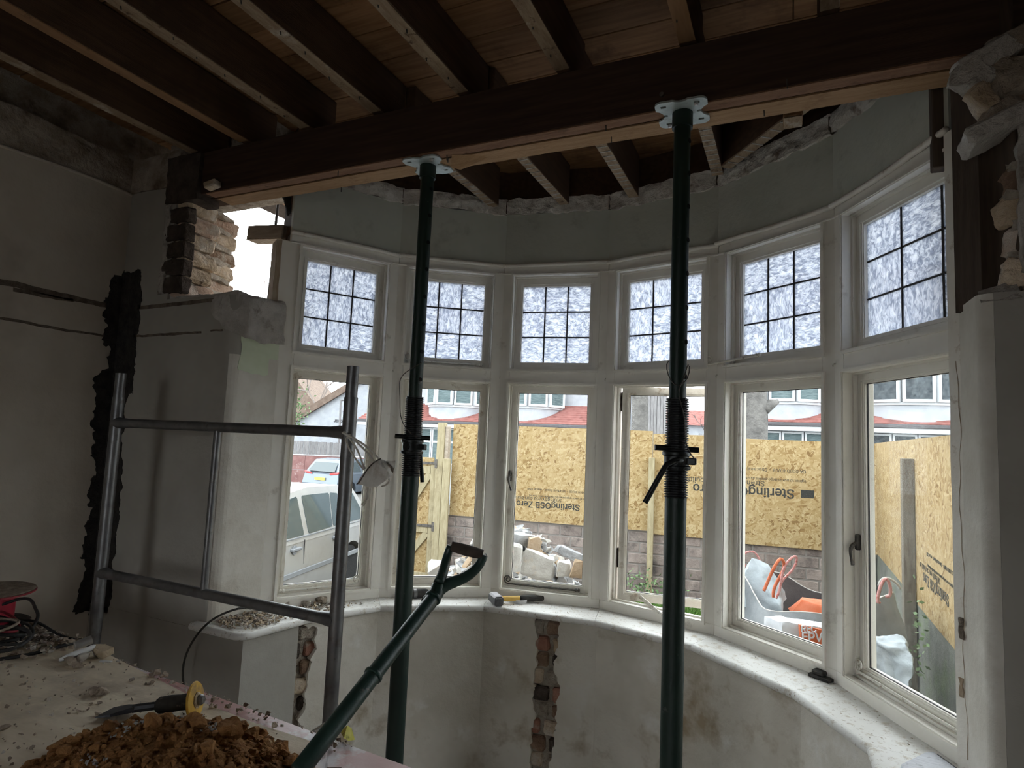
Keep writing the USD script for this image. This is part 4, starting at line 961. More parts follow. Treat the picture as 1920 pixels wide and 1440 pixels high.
for (px, py, s, lab) in ((598, 1133, .05, 'largest mossy mortar lump under the far left window'), (626, 1127, .035, 'pale mortar lump beside the right scaffold post on the window board'), (575, 1137, .036, 'pale mortar lump left of the largest one under the far left window'), (536, 1139, .034, 'mortar lump at the left foot of the far left window')):
    p = at(px, py, z=ZW)
    obj('mortar_lump', mv(rough(rock((s*1.5, s, s*.9), px, 18, .6), .004, 50, px, .012), T(p[0], p[1], ZW+s*.35)), 'rough_brown' if s > .045 else 'grit_pale', smooth=35, label=lab, cat='mortar lump')
# thin cable over the left end of the window board
cp = [at(470, 1141, Y=1.80), at(440, 1143, Y=1.72), at(410, 1155, Y=1.70), at(378, 1180, Y=1.695), at(352, 1220, Y=1.695), at(343, 1255, Y=1.70), at(346, 1300, Y=1.70), at(352, 1345, Y=1.70)]
cp.append(np.array([cp[-1][0], 1.70, .01]))
obj('thin_cable', tube(spline(cp, 50), .004, 8), 'black_rubber', smooth=True, label='thin black cable arching up to the left end of the window board', cat='cable')

# ---------------------------------------------------------------- cable reel and cables at the left edge
M['reel_red'] = mat('reel_red', (.42, .025, .05), (.50, .05, .08), 20, rough=.5)
M['cable_black'] = mat('cable_black', (.018, .018, .02), (.035, .035, .035), 30, rough=.55, stain=((.16, .14, .12), 24, .58, .7))
M['cable_red'] = mat('cable_red', (.30, .03, .05), (.38, .07, .08), 30, rough=.6)
rc = at(-28, 1165, z=ZBD+.06)
re_ = thing('cable_reel', 'red cable reel with a round top flange at the left edge', 'cable reel', (rc[0], rc[1], ZBD))
zf = .915
AR = T(rc[0], rc[1], 0)
fl_c = at(-20, 1107, z=zf)
AR = T(fl_c[0], fl_c[1], 0)
obj('flange', mv(lathe([(0, zf-.006), (.118, zf-.006), (.126, zf-.004), (.129, zf), (.124, zf+.003), (.10, zf+.001), (0, zf+.002)], 40), AR), 'grit', re_, smooth=40, label='dusty grey brown top flange')
obj('rim', mv(lathe([(.124, zf-.010), (.131, zf-.009), (.131, zf-.004), (.124, zf-.003)], 40), AR), 'cable_red', re_, smooth=40)
obj('drum', mv(lathe([(0, ZBD), (.075, ZBD), (.075, zf-.008), (0, zf-.008)], 30), AR), 'reel_red', re_, smooth=40)
obj('bottom_flange', mv(lathe([(0, ZBD), (.12, ZBD), (.125, ZBD+.004), (.12, ZBD+.008), (0, ZBD+.008)], 36), AR), 'black_rubber', re_, smooth=40)
cols = ['cable_black']*4+['cable_red', 'cable_black', 'cable_black', 'grit']
gl = np.random.default_rng(21)
cc = [(-30, 1182), (-20, 1170), (-25, 1190), (-12, 1176), (-30, 1165), (-5, 1186), (-20, 1196), (-35, 1175)]
for k in range(8):
    c = at(*cc[k], z=ZBD+.02+.006*k); rx, ry = gl.uniform(.11, .17), gl.uniform(.08, .12)
    a = np.linspace(0, 2*math.pi*(1.1 if k % 2 else .92), 40)+gl.uniform(0, 6)
    P = np.c_[c[0]+rx*np.cos(a), c[1]+ry*np.sin(a)*.8-.01, ZBD+.012+.009*k+.010*np.sin(2*a+k)+.003*a*0]
    P[:, 1] = np.minimum(P[:, 1], 1.30)
    obj('cable', tube(P, .0042 if k % 3 else .0055, 7), cols[k], re_, smooth=True)
def run(pts, r, m_, lab):
    obj('trailing_cable', tube(spline(pts, 40), r, 8), m_, smooth=True, label=lab, cat='cable')
Zc = lambda px, py, h=0: at(px, py, z=ZBD+.005+h)
run([Zc(-60, 1245), Zc(0, 1236), Zc(60, 1226), Zc(110, 1213), Zc(150, 1203)], .0052, 'cable_black', 'thick black cable running along the platform to the scaffold foot')
run([Zc(-50, 1228), Zc(15, 1212), Zc(50, 1188, .03), Zc(70, 1160, .06), Zc(66, 1140, .075), Zc(45, 1122, .09), Zc(20, 1128, .08), Zc(-20, 1142, .06)], .005, 'cable_black', 'black cable loop standing up right of the reel')
run([Zc(28, 1166, .05), Zc(70, 1167, .045), Zc(100, 1184, .02), Zc(140, 1199, .004), Zc(168, 1203)], .0042, 'cable_black', 'black cable falling from the reel along the foot of the wall')
run([Zc(-40, 1225), Zc(20, 1212), Zc(60, 1202), Zc(74, 1195, .004), Zc(70, 1178, .02), Zc(66, 1160, .03)], .0035, 'grit', 'thin dusty cable curling over the rubble by the reel')
# white plastic handle
wp = [Zc(112, 1238, .006), Zc(128, 1231, .014), Zc(150, 1223, .018), Zc(170, 1216, .022), Zc(176, 1214, .022), Zc(179, 1222, .008), Zc(180, 1229, .0)]
obj('plastic_hook', tube(spline(wp, 30), np.r_[np.linspace(.005, .008, 6), np.full(18, .0085), np.linspace(.008, .005, 6)], 10), 'white_plastic', smooth=True, label='white plastic hook with a bent end lying by the scaffold foot', cat='hook')
obj('plastic_scrap', mv(box(-.018, .018, -.005, .005, 0, .003, .001), Rz(25), T(*at(198, 1241, z=ZBD))), 'white_plastic', label='white plastic scrap beside the tan stone', cat='scrap')
M['yellow_bag'] = mat('yellow_bag', (.62, .58, .10), (.72, .68, .20), 40, rough=.7, stain=((.30, .28, .08), 60, .56, .66))
yb = [at(638, 1372, Y=1.22), at(651, 1360, Y=1.22), at(657, 1382, Y=1.22), at(645, 1384, Y=1.20)]
obj('yellow_tag', hull([*yb, *[q+np.array([.004, .012, -.01]) for q in yb]]), 'yellow_bag', label='yellow corner of packaging sticking up at the platform edge', cat='packaging')
ms = [at(603, 1362, Y=1.24), at(622, 1350, Y=1.245)]
obj('metal_strip', tube([ms[0]+(ms[0]-ms[1])*1.5, *ms], .005, 6), 'galv', label='thin pale metal strip at the platform edge beside the spade', cat='strip')
hc_ = [at(522, 376, Y=2.22), at(516, 430, Y=2.22), at(508, 520, Y=2.22), at(503, 560, Y=2.22)]
obj('hanging_cable', tube([hc_[0]+[0, 0, .5], *hc_, hc_[-1]-[0.02, 0, 2.3]], .0065, 8), 'lead', smooth=True, label='thin dark cable hanging outside the gap in the wall', cat='cable')
# ================================================================ outside
M['ground'] = mat('ground', (.13, .125, .12), (.19, .18, .17), 2, rough=.95, bump=.4, stain=((.15, .14, .11), 1.2, .5, .7))
def gz(x, y):
    x, y = np.asarray(x, float), np.asarray(y, float)
    z = -.30-.42/(1+np.exp(-(-4.75-x)*4))
    st = 1/(1+np.exp(-(y-8.9)*3))
    return z*(1-st)+st*(-.72-np.clip(y-9, 0, 18)*.03)
gx = np.concatenate([np.linspace(-45, -8, 20), np.linspace(-7, 2, 46), np.linspace(3, 30, 16)]); gy = np.concatenate([[-40., -20, -10, -5, -2.9, 2.0], np.linspace(2.3, 11, 36), np.linspace(12, 60, 20)])
A_, B_ = np.meshgrid(gx, gy, indexing='ij')
V = np.stack([A_, B_, gz(A_, B_)], -1).reshape(-1, 3); I = np.arange(len(V)).reshape(A_.shape)
Fq = np.c_[I[:-1, :-1].ravel(), I[1:, :-1].ravel(), I[1:, 1:].ravel(), I[:-1, 1:].ravel()]
obj('ground', trimesh.Trimesh(V, np.vstack([Fq[:, [0, 1, 2]], Fq[:, [0, 2, 3]]]), process=False), 'ground', smooth=True, kind='structure', label='front garden and street outside')


def osb(name, rot):
    N = {'geo': ('geometry', {}), 'n0': ('noise_texture', {'scale': 3.0, 'detail': 2}), 'wv': ('mix', {'mix_type': 'linear_light', 'fac': .10})}
    L = [('geo.position', 'n0.vector'), ('geo.position', 'wv.color1'), ('n0.color', 'wv.color2')]
    N['face'] = ('mapping', {'rotation': (0, 0, rot)}); L += [('wv.color', 'face.vector')]
    for k, an in enumerate((.25, 1.2, 2.3)):                        # strands lying three ways in the plane of the board
        N[f'q{k}'] = ('mapping', {'rotation': (0, an, 0)}); N[f'm{k}'] = ('mapping', {'scale': (9, 20, 36)})
        N[f'v{k}'] = ('voronoi_texture', {'scale': 1.0, 'randomness': 1.0})
        N[f'x{k}'] = ('separate_color', {})
        L += [('face.vector', f'q{k}.vector'), (f'q{k}.vector', f'm{k}.vector'), (f'm{k}.vector', f'v{k}.vector'), (f'v{k}.color', f'x{k}.color')]
    N['sel'] = ('noise_texture', {'scale': 22, 'detail': 2}); L.append(('geo.position', 'sel.vector'))
    N['s1'] = ('math', {'math_type': 'greater_than', 'value2': .47}); N['s2'] = ('math', {'math_type': 'greater_than', 'value2': .56})
    L += [('sel.fac', 's1.value1'), ('sel.fac', 's2.value1')]
    N['a'] = ('mix_float', {}); N['b'] = ('mix_float', {})
    L += [('s1.value', 'a.fac'), ('x0.r', 'a.a'), ('x1.r', 'a.b'), ('s2.value', 'b.fac'), ('a.result', 'b.a'), ('x2.r', 'b.b')]
    N['r'] = ('rgb_ramp', {'ramp': [(0, (.17, .10, .038)), (.09, (.235, .15, .06)), (.28, (.295, .208, .095)), (.7, (.335, .243, .12)), (1, (.40, .31, .17))]})
    N['p'] = ('principled_bsdf', {'roughness': .7, 'specular_ior_level': .25})
    N['bp'] = ('bump', {'strength': .3, 'distance': .004})
    L += [('b.result', 'r.fac'), ('r.color', 'p.base_color'), ('b.result', 'bp.height'), ('bp.normal', 'p.normal')]
    return usdkit.material(stage, '/World/Looks/'+name, N, L, surface='p.BSDF')


M['osb'] = osb('osb', -.15); M['osb_b'] = osb('osb_b', -.15); M['osb_side'] = osb('osb_side', math.pi/2)
M['ink'] = mat('ink', (.035, .035, .032), (.10, .085, .055), 90, rough=.8, lo=.6, hi=.75)
M['treated'] = mat('treated', (.27, .225, .135), (.36, .31, .20), 8, stretch=(6, 6, 1), rough=.85, stain=((.2, .16, .1), 5, .55, .75))
M['garden_brick'] = mat('garden_brick', (.18, .145, .13), (.27, .225, .20), 9, rough=.95, bump=.5, stain=((.08, .07, .066), 5, .5, .7), stain2=((.2, .19, .165), 7, .6, .75), vary=.16)
M['post_brown'] = mat('post_brown', (.10, .085, .065), (.17, .145, .115), 6, stretch=(8, 8, 1), rough=.9)
M['garden_mortar'] = mat('garden_mortar', (.20, .18, .165), rough=.95)
# line of the hoarding
G0, G1 = np.array([-4.62, 7.24]), np.array([.86, 8.05])
gd = (G1-G0)/np.linalg.norm(G1-G0); gn = np.array([-gd[1], gd[0]])
GF = np.eye(4); GF[:2, 0] = gd; GF[:2, 1] = gn; GF[:2, 3] = G0
def on_g(px, py=900):
    d = at(px, py, D=1)-EYE; t_ = (gn@G0)/(gn@d[:2]); p = d*t_
    return (p[:2]-G0)@gd, p[2]+1.5
TXT = [('SterlingOSB Zero', .075, .235, True), ('Strength you can build on', .044, .325, False), ('lighter to use in large panels as used with other flooring', .022, .375, False), ('CA 0000 80/08 - Structural Board - use as OSB', .026, .455, False)]
def lettering(panel, frame, u0, z0, sc=1.0, rows=range(4)):
    """Printed lines, upside down, running to the left from (u0, z0) on the panel."""
    for k in rows:
        s, h, dz, b = TXT[k]
        m = text_mesh(s, h*sc, .0012, bold=b)
        w = m.bounds[1][0]
        m = mv(m, Rz(180), T(u0-(.0, .24*sc, -.12, -.12)[k], z0+(dz-.235)*sc+h*sc, 0))
        v = m.vertices.copy(); m.vertices = np.c_[v[:, 0], -v[:, 2], v[:, 1]]
        obj('lettering', mv(m, frame), 'ink', panel, label='upside down printed board lettering')


u_post, _ = on_g(846); u_j, _ = on_g(1223); u_c, _ = on_g(1645)
edges = [u_post, u_j, on_g(1350)[0], u_c]
zts = [(1.685, .465), (1.655, .43), (1.635, .405)]
bl2 = ['oriented strand board sheet behind the middle window, printed upside down', 'oriented strand board sheet behind the open casement and the right prop', 'oriented strand board sheet behind the fifth window, with smudged upside down print']
hoard = []
for k in range(3):
    t = thing('strand_board', bl2[k], 'board', (*(G0+gd*edges[k]), .4), group='strand boards of the street hoarding')
    obj('sheet', mv(box(edges[k]+.003, edges[k+1]-.003, -.018, 0, zts[k][1], zts[k][0]+.0, .001), GF), ('osb', 'osb_b', 'osb')[k], t)
    hoard.append(t)
a, z = on_g(1088, 958); lettering(hoard[0], GF @ T(0, -.0182, 0), a, z)
a, z = on_g(1490, 935); lettering(hoard[2], GF @ T(0, -.0182, 0), a, z, 1.35)
a, z = on_g(1537, 935); obj('lettering', mv(box(a-.20, a-.06, -.0195, -.0181, z, z+.09), GF), 'ink', hoard[2], label='smudged printed block beside the lettering')
# posts against the hoarding
for k, (px, w, z0, lab) in enumerate(((1222, .07, -.3, 'pale timber post behind the right prop, against the street hoarding'),)):
    a, _ = on_g(px, 900); p = G0+gd*a
    obj('timber_post', mv(box(a-w/2, a+w/2, -.10, -.019, z0, 1.36, .004), GF), 'treated', label=lab, cat='post')
# gate post and gate
a0_, _ = on_g(823, 900); a1_, _ = on_g(847, 900)
gp = thing('gate_post', 'tall timber gate post at the left end of the hoarding', 'post', (*(G0+gd*a0_), -.3))
obj('post', mv(box(a0_, a0_+.10, -.14, -.04, -.5, on_g(835, 793)[1], .004), GF), 'treated', gp)
obj('post_side', mv(box(a0_+.102, a0_+.152, -.11, -.019, -.5, on_g(845, 800)[1], .004), GF), 'timber_grey', gp)
obj('cleat', mv(box(a0_+.11, a0_+.21, -.16, -.112, -.35, on_g(848, 860)[1], .004), GF), 'treated', gp)
gt = thing('gate', 'strand board gate with diagonal braces and black strap hinges', 'gate', (*(G0+gd*(a0_-.5)), -.3))
ga0, _ = on_g(690, 950); ga1 = a0_-.012; zg0, zg1 = -.42, on_g(800, 857)[1]
obj('sheet', mv(box(ga0, ga1-.05, -.06, -.042, zg0, zg1), GF), 'osb_b', gt)
obj('stile', mv(box(ga1-.075, ga1, -.095, -.0602, zg0, zg1-.10, .003), GF), 'treated', gt)
obj('stile', mv(box(ga0, ga0+.07, -.095, -.0602, zg0, zg1, .003), GF), 'treated', gt)
rz_ = [on_g(800, 880)[1], on_g(800, 990)[1], zg0+.06]
for z in rz_: obj('rail', mv(box(ga0+.072, ga1-.077, -.093, -.0602, z-.05, z+.05, .003), GF), 'treated', gt)
for q in range(2):
    za_, zb2 = rz_[q+1]+.05, rz_[q]-.05; xa, xb_ = ga1-.52, ga1-.09
    L_ = math.hypot(xb_-xa, zb2-za_); an = math.degrees(math.atan2(zb2-za_, xb_-xa))
    obj('brace', mv(box(0, L_, -.092, -.0602, -.045, .045, .003), Ry(-an), T(xa, 0, za_), GF), 'treated', gt)
for px0, py in ((808, 868), (806, 984)):
    z = on_g(px0, py)[1]
    obj('hinge', mv(cat([box(ga1-.23, ga1+.0, -.104, -.096, z-.018, z+.018, .002), box(ga1-.0, ga1+.035, -.15, -.142, z-.06, z+.06, .002)]), GF), 'iron_dark', gt)
# side fence of strand board along the right boundary
XS = .87
SFm = np.eye(4); SFm[:2, 0] = (0, -1); SFm[:2, 1] = (1, 0); SFm[:2, 3] = (XS, 8.0)
ends_ = [0, 2.42, 4.86]
sl_ = ['side fence strand board near the hoarding corner, with a dark post', 'side fence strand board nearest the house, printed in faded lettering']
sides = []
for k in range(2):
    t = thing('strand_board', sl_[k], 'board', (XS, 8-ends_[k], .4), group='strand boards of the side fence')
    obj('sheet', mv(box(ends_[k]+.003, ends_[k+1]-.003, -.018, 0, .42-.015*k, 1.64), SFm), 'osb_side', t); sides.append(t)
p = at(1740, 1090, X=XS-.02); lettering(sides[1], SFm @ T(0, -.0182, 0), 8-p[1]+.62, p[2]-.04, .95)
p = at(1702, 960, X=XS-.06)
obj('fence_post', box(XS-.10, XS-.02, p[1]-.05, p[1]+.05, -.4, at(1702, 860, X=XS-.06)[2], .004), 'post_brown', label='weathered dark post standing against the side fence', cat='post')
M['mossy'] = mat('mossy', (.10, .105, .095), (.17, .175, .155), 4, rough=.95, bump=.5, stain=((.16, .20, .12), 3, .5, .7))
sw = obj('side_wall', rough(box(XS-.01, XS+.22, 2.6, 8.3, -.5, .41), .006, 5, 3, .12), 'mossy', smooth=35, label='low mossy grey garden wall under the side fence', cat='wall')
# low brick garden wall
gw = thing('garden_wall', 'low weathered brick garden wall under the hoarding', 'wall', (*(G0+gd*3), -.3))
ua, ub = a0_+.12, u_c-.02
obj('core', mv(box(ua, ub, .012, .22, -.5, .46), GF), 'garden_mortar', gw)
z = -.33; k = 0
while z < .45:
    u = ua-(.14 if k % 2 else 0)
    while u < ub:
        b0, b1 = max(u, ua), min(u+.275, ub)
        if b1-b0 > .04:
            y0 = .004+.006*rnd.random()
            obj('brick', mv(box(b0, b1, y0, .05, z, min(z+.118, .455), .008), GF), ('garden_brick', 'garden_brick', 'garden_brick', 'garden_brick')[rnd.randrange(4)], gw)
        u += .287
    z += .130; k += 1

# ---------------------------------------------------------------- rubble heap
M['rub_white'] = mat('rub_white', (.42, .40, .37), (.52, .50, .465), 14, rough=.95, bump=.5, bscale=50, stain=((.50, .42, .32), 9, .56, .7))
M['rub_grey'] = mat('rub_grey', (.22, .22, .225), (.33, .33, .33), 14, rough=.95, bump=.5, bscale=50, stain=((.26, .25, .24), 10, .55, .7))
M['rub_tan'] = mat('rub_tan', (.34, .24, .15), (.45, .35, .25), 12, rough=.95, bump=.5, bscale=50)
rp_ = thing('rubble_heap', 'heap of broken plaster, mortar and brick outside the middle window', 'rubble', (-2.15, 4.6, -.3), kind='stuff')
gq = np.random.default_rng(33); piles = {'rub_white': [], 'rub_grey': [], 'rub_tan': []}
hcx, hcy = -2.12, 4.75
def heap_h(x, y): return -.34+1.08*np.exp(-(((x-hcx)/.75)**2+((y-hcy)/.70)**2))
base = trimesh.creation.icosphere(4, 1.0); v = base.vertices; v = v[:, :]
gx_, gy_ = np.meshgrid(np.linspace(-1.6, 1.6, 60), np.linspace(-1.5, 1.5, 60), indexing='ij')
hz_ = heap_h(hcx+gx_, hcy+gy_)-.05+.05*(fbm(np.stack([gx_*4, gy_*4, gx_*0], -1), 3, 2)-.5)
V = np.stack([hcx+gx_, hcy+gy_, hz_], -1).reshape(-1, 3); I = np.arange(3600).reshape(60, 60)
Fq = np.c_[I[:-1, :-1].ravel(), I[1:, :-1].ravel(), I[1:, 1:].ravel(), I[:-1, 1:].ravel()]
obj('dust', trimesh.Trimesh(V, np.vstack([Fq[:, [0, 1, 2]], Fq[:, [0, 2, 3]]]), process=False), 'rub_grey', rp_, kind='stuff')
for k in range(620):
    x, y = hcx+gq.normal()*.6, hcy+gq.normal()*.55; s = gq.uniform(.04, .13)
    if y < 3.6: continue
    m = mv(rock((s*1.5, s*1.1, s*.6), k+2000, 11, .5), Rx(gq.normal()*25), Ry(gq.normal()*25), Rz(gq.uniform(0, 360)), T(x, y, heap_h(x, y)+s*.05))
    piles[('rub_white', 'rub_grey', 'rub_white', 'rub_tan', 'rub_grey')[k % 5]].append(m)
for k in range(520):
    x, y = hcx+gq.normal()*.5, hcy-.35+gq.normal()*.28; s = gq.uniform(.035, .12)
    m = mv(rock((s*1.6, s*1.1, s*.7), k+4000, 10, .5), Rx(gq.normal()*35), Ry(gq.normal()*35), Rz(gq.uniform(0, 360)), T(x, y, heap_h(x, y)+s*.12))
    piles[('rub_white', 'rub_grey', 'rub_white', 'rub_tan', 'rub_grey', 'rub_grey')[k % 6]].append(m)
for nm, ms_ in piles.items(): obj('pieces', cat(ms_), nm, rp_, kind='stuff')
big = [((1006, 1060), 4.45, (.33, .15, .22), 'rub_white', 'big pale slab of plaster, largest piece on the rubble heap', 8), ((1057, 1066), 4.4, (.13, .12, .13), 'rub_white', 'blocky pale lump right of the big slab on the rubble heap', 0), ((1083, 1066), 4.35, (.13, .13, .15), 'rub_tan', 'tan brick lump at the right end of the rubble heap', 10),
       ((1003, 1008), 4.9, (.30, .09, .03), 'rub_white', 'long white strip of plaster lying across the top of the rubble heap', 12), ((1072, 1040), 4.7, (.30, .12, .08), 'rub_grey', 'grey block sloping down the right flank of the rubble heap', 20), ((970, 1012), 4.8, (.20, .16, .12), 'rub_grey', 'grey lump on the left peak of the rubble heap', 0),
       ((962, 1045), 4.4, (.16, .14, .22), 'rub_white', 'pale lump left of the big slab on the rubble heap', 0), ((820, 1063), 4.6, (.16, .14, .12), 'rub_white', 'white lump low on the left flank of the rubble heap', 0), ((1002, 1022), 4.75, (.12, .1, .14), 'rub_tan', 'tan lump above the big slab on the rubble heap', 0)]
for (px, py), D, sz, mm, lab, ry in big:
    p = at(px, py, D=D)
    m = mv(rough(rock(sz, px, 22, .35), .010, 14, px, .05), Ry(ry), Rz(24), T(*p))
    obj('rubble_piece', m, mm, smooth=35, label=lab, cat='rubble piece', group=None)

# ---------------------------------------------------------------- builder bags
M['bag_grey'] = mat('bag_grey', (.16, .175, .185), (.27, .285, .295), 5, rough=.75, bump=.4, bscale=14, stain=((.24, .24, .24), 4, .5, .7))
M['bag_dark'] = mat('bag_dark', (.11, .09, .088), (.16, .135, .13), 6, rough=.9, bump=.3)
M['bag_blue'] = mat('bag_blue', (.32, .37, .40), (.42, .47, .51), 6, rough=.5, spec=.4, bump=.5, bscale=16)
M['orange'] = mat('orange', (.50, .12, .05), (.56, .17, .09), 12, rough=.7)
M['pink'] = mat('pink', (.50, .24, .23), (.58, .32, .30), 60, rough=.8, stain=((.40, .14, .12), 90, .5, .6))
M['pale_edge'] = mat('pale_edge', (.48, .46, .43), rough=.8)
M['sack_white'] = mat('sack_white', (.48, .50, .53), (.56, .57, .6), 10, rough=.6, bump=.3, bscale=20)
def bag(cx, cy, w, d_, z0, z1, rz, seed, label):
    t = thing('builder_bag', label, 'bag', (cx, cy, z0), group='builder bags below the window')
    n = 64; k = 12; V = []
    for j in range(k+1):
        f = j/k; z = z0+(z1-z0)*f
        for q in range(n):
            a = 2*math.pi*q/n
            sq = (abs(math.cos(a))**4+abs(math.sin(a))**4)**-.25
            bul = 1+.10*math.sin(math.pi*f)-.06*f
            V.append((w/2*sq*math.cos(a)*bul, d_/2*sq*math.sin(a)*bul, z+(f**3)*.07*math.sin(2.0*a+seed)+(f**3)*.03*math.sin(5*a+seed*2)))
    V = np.array(V); nn = fbm(V*5+seed*3, 3, seed)-.5
    V[:, :2] *= (1+.10*nn)[:, None]
    def shell(sc, dz):
        U = V.copy(); U[:, :2] *= sc; U[:, 2] += dz; return U
    O, In = V, shell(.985, 0)
    fc = []
    for j in range(k):
        for q in range(n):
            a, b = j*n+q, j*n+(q+1) % n
            fc += [(a, b, b+n), (a, b+n, a+n)]
    fc = np.array(fc); m = len(V)
    rim_ = [(k*n+q, k*n+(q+1) % n, m+k*n+(q+1) % n) for q in range(n)]+[(k*n+q, m+k*n+(q+1) % n, m+k*n+q) for q in range(n)]
    Md = [Rz(rz), T(cx, cy, 0)]
    body = trimesh.Trimesh(O, fc, process=False)
    obj('body', mv(body, *Md), 'bag_grey', t, smooth=50)
    obj('lining', mv(trimesh.Trimesh(In, np.vstack([fc[:, ::-1]]), process=False), *Md), 'bag_dark', t, smooth=50, label='dark inner side of the bag')
    ed = O[k*n:(k+1)*n]*[.993, .993, 1]
    obj('hem', mv(tube(ed, .0045, 6, closed=True), *Md), 'pale_edge', t, smooth=True, label='pale hem round the rim')
    fill = [(V[6*n+q, 0]*.95, V[6*n+q, 1]*.95) for q in range(n)]
    zz = z1-.28
    fm_ = rough(mv(prism(fill, zz-.15, zz), T(0, 0, 0)), .05, 4, seed, .08)
    obj('contents', mv(fm_, *Md), 'bag_blue', t, smooth=40, label='crumpled blue-grey sheeting inside the bag')
    return t, Md
_bc = at(1522, 1100, D=4.25)
b1, Md1 = bag(_bc[0], _bc[1], .90, .92, -.30, .545, 24, 3, 'grey bulk builder bag with orange lifting loops below the fifth window')
def loop(t, pts, m_, r=.020, lab=None):
    P = spline(pts, 24); obj('lifting_loop', tube(P, np.full(24, r), 6), m_, t, smooth=True, label=lab)
bpx = lambda px, py, D: at(px, py, D=D)
loop(b1, [bpx(1398, 1062, 4.5), bpx(1399, 1036, 4.5), bpx(1413, 1035, 4.5), bpx(1424, 1050, 4.5), bpx(1434, 1066, 4.5)], 'pink', .008, 'pink lifting loop')
loop(b1, [bpx(1432, 1108, 3.9), bpx(1444, 1080, 3.9), bpx(1456, 1056, 3.9), bpx(1463, 1048, 3.92), bpx(1470, 1056, 3.95), bpx(1455, 1095, 4.0), bpx(1450, 1120, 4.0)], 'orange', .010, 'orange lifting loop')
loop(b1, [bpx(1455, 1122, 3.95), bpx(1466, 1080, 3.95), bpx(1478, 1052, 3.95), bpx(1492, 1043, 3.97), bpx(1490, 1062, 4.0), bpx(1470, 1085, 4.0), bpx(1462, 1105, 4.0)], 'pink', .008, 'pink and brown lifting loop')
obj('corner_peak', mv(rough(hull([(-.18, -.12, .42), (.14, -.14, .40), (.17, .1, .46), (-.14, .12, .46), (-.05, 0, .74), (.05, .02, .70), (-.10, -.02, .66), (.12, 0, .60)]), .022, 9, 4, .03), T(*(at(1425, 1090, D=4.35)*[1, 1, 0]))), 'bag_blue', b1, smooth=40, label='peaked blue-grey corner of the bag')
obj('orange_sack', mv(rough(rock((.36, .26, .16), 4, 22, .6), .02, 6, 4, .04), Rz(10), T(*at(1527, 1142, D=4.2))), 'orange', smooth=50, label='orange sack inside the builder bag', cat='sack')
b2 = thing('plastic_sack', 'blue-white crumpled plastic sack seen through the rightmost window, with a pink loop', 'sack', (*at(1668, 1190, D=3.45)[:2], -.3))
obj('body', rough(mv(rock((.30, .34, .95), 31, 26, .6), T(*(at(1664, 1190, D=3.5)*[1, 1, 0]+[0, 0, .12]))), .045, 11, 4, .03), 'bag_blue', b2, smooth=50)
obj('base', rough(mv(rock((.34, .36, .50), 37, 26, .5), T(*(at(1672, 1190, D=3.42)*[1, 1, 0]+[0, 0, -.06]))), .03, 6, 4, .05), 'bag_dark', b2, smooth=50, label='dark lump standing in for the shaded opening below the sack')  # shade of the opening under the sack, made as a dark lump
loop(b2, [bpx(1650, 1128, 3.6), bpx(1653, 1095, 3.6), bpx(1661, 1086, 3.6), bpx(1668, 1096, 3.6), bpx(1660, 1118, 3.62)], 'pink', .009, 'pink lifting loop')
loop(b2, [bpx(1648, 1098, 3.7), bpx(1660, 1084, 3.7), bpx(1676, 1090, 3.7), bpx(1688, 1104, 3.7)], 'pale_edge', .008)
# white and orange printed sack in front
sk = thing('printed_sack', 'white and orange printed sack lying against the builder bag', 'sack', at(1525, 1180, D=3.55))
ps = [at(*q, D=3.5) for q in ((1466, 1166), (1495, 1168), (1546, 1178), (1600, 1190), (1600, 1270), (1540, 1250), (1464, 1228))]
dn = FW*np.array([1, 1, 0]); dn = dn/np.linalg.norm(dn)
obj('sack', rough(hull([*ps, *[q+dn*.22-[0, 0, .02] for q in ps], *[q*.5+ps[2]*.5-dn*.05 for q in ps]]), .022, 8, 3, .03), 'sack_white', sk, smooth=50)
sx = RT*np.array([1, 1, 0]); sx /= np.linalg.norm(sx)
SK = np.eye(4); SK[:3, 0] = sx*.99; SK[:3, 1] = (0, 0, 1); SK[:3, 2] = -dn
def sk_text(s, px, py, h, m_, dD):
    A2 = SK.copy(); A2[:3, 3] = at(px, py, D=3.40-dD); obj('lettering', mv(text_mesh(s, h, .004, bold=True), A2), m_, sk)
q_ = [at(*q, D=3.425) for q in ((1500, 1172), (1600, 1194), (1600, 1260), (1548, 1245), (1502, 1205))]
obj('print_panel', hull([*q_, *[q+dn*.02 for q in q_]]), 'orange', sk, label='orange printed area')
sk_text('REC', 1501, 1184, .033, 'sack_white', 0); sk_text('EPV', 1502, 1201, .045, 'sack_white', 0)
# grass by the wall and under the window
M['grass'] = mat('grass', (.05, .13, .02), (.12, .22, .05), 6, rough=.8)
M['leaf'] = mat('leaf', (.09, .16, .06), (.18, .25, .13), 9, rough=.7)
def blades(c, sx_, sy_, n, h, seed):
    q = np.random.default_rng(seed); V, F2 = [], []
    for k in range(n):
        x, y = c[0]+q.normal()*sx_, c[1]+q.normal()*sy_; a = q.uniform(0, 6.28); l = h*q.uniform(.5, 1.2); w = .006; le = q.normal(size=2)*h*.4
        d_ = np.array([math.cos(a), math.sin(a), 0])*w; b = np.array([x, y, c[2]]); tp_ = b+[le[0], le[1], l]
        i = len(V); V += [b-d_, b+d_, (b+tp_)/2+d_*.8+[0, 0, .02], tp_]; F2 += [(i, i+1, i+2), (i, i+2, i+3)]
    return trimesh.Trimesh(V, F2, process=False)
p = at(1285, 1160, z=-.3)
t = thing('grass_tuft', 'green grass tuft under the open casement', 'grass', (p[0], p[1], -.3), kind='stuff'); obj('grass', blades(p, .30, .12, 900, .14, 2), 'grass', t, kind='stuff')
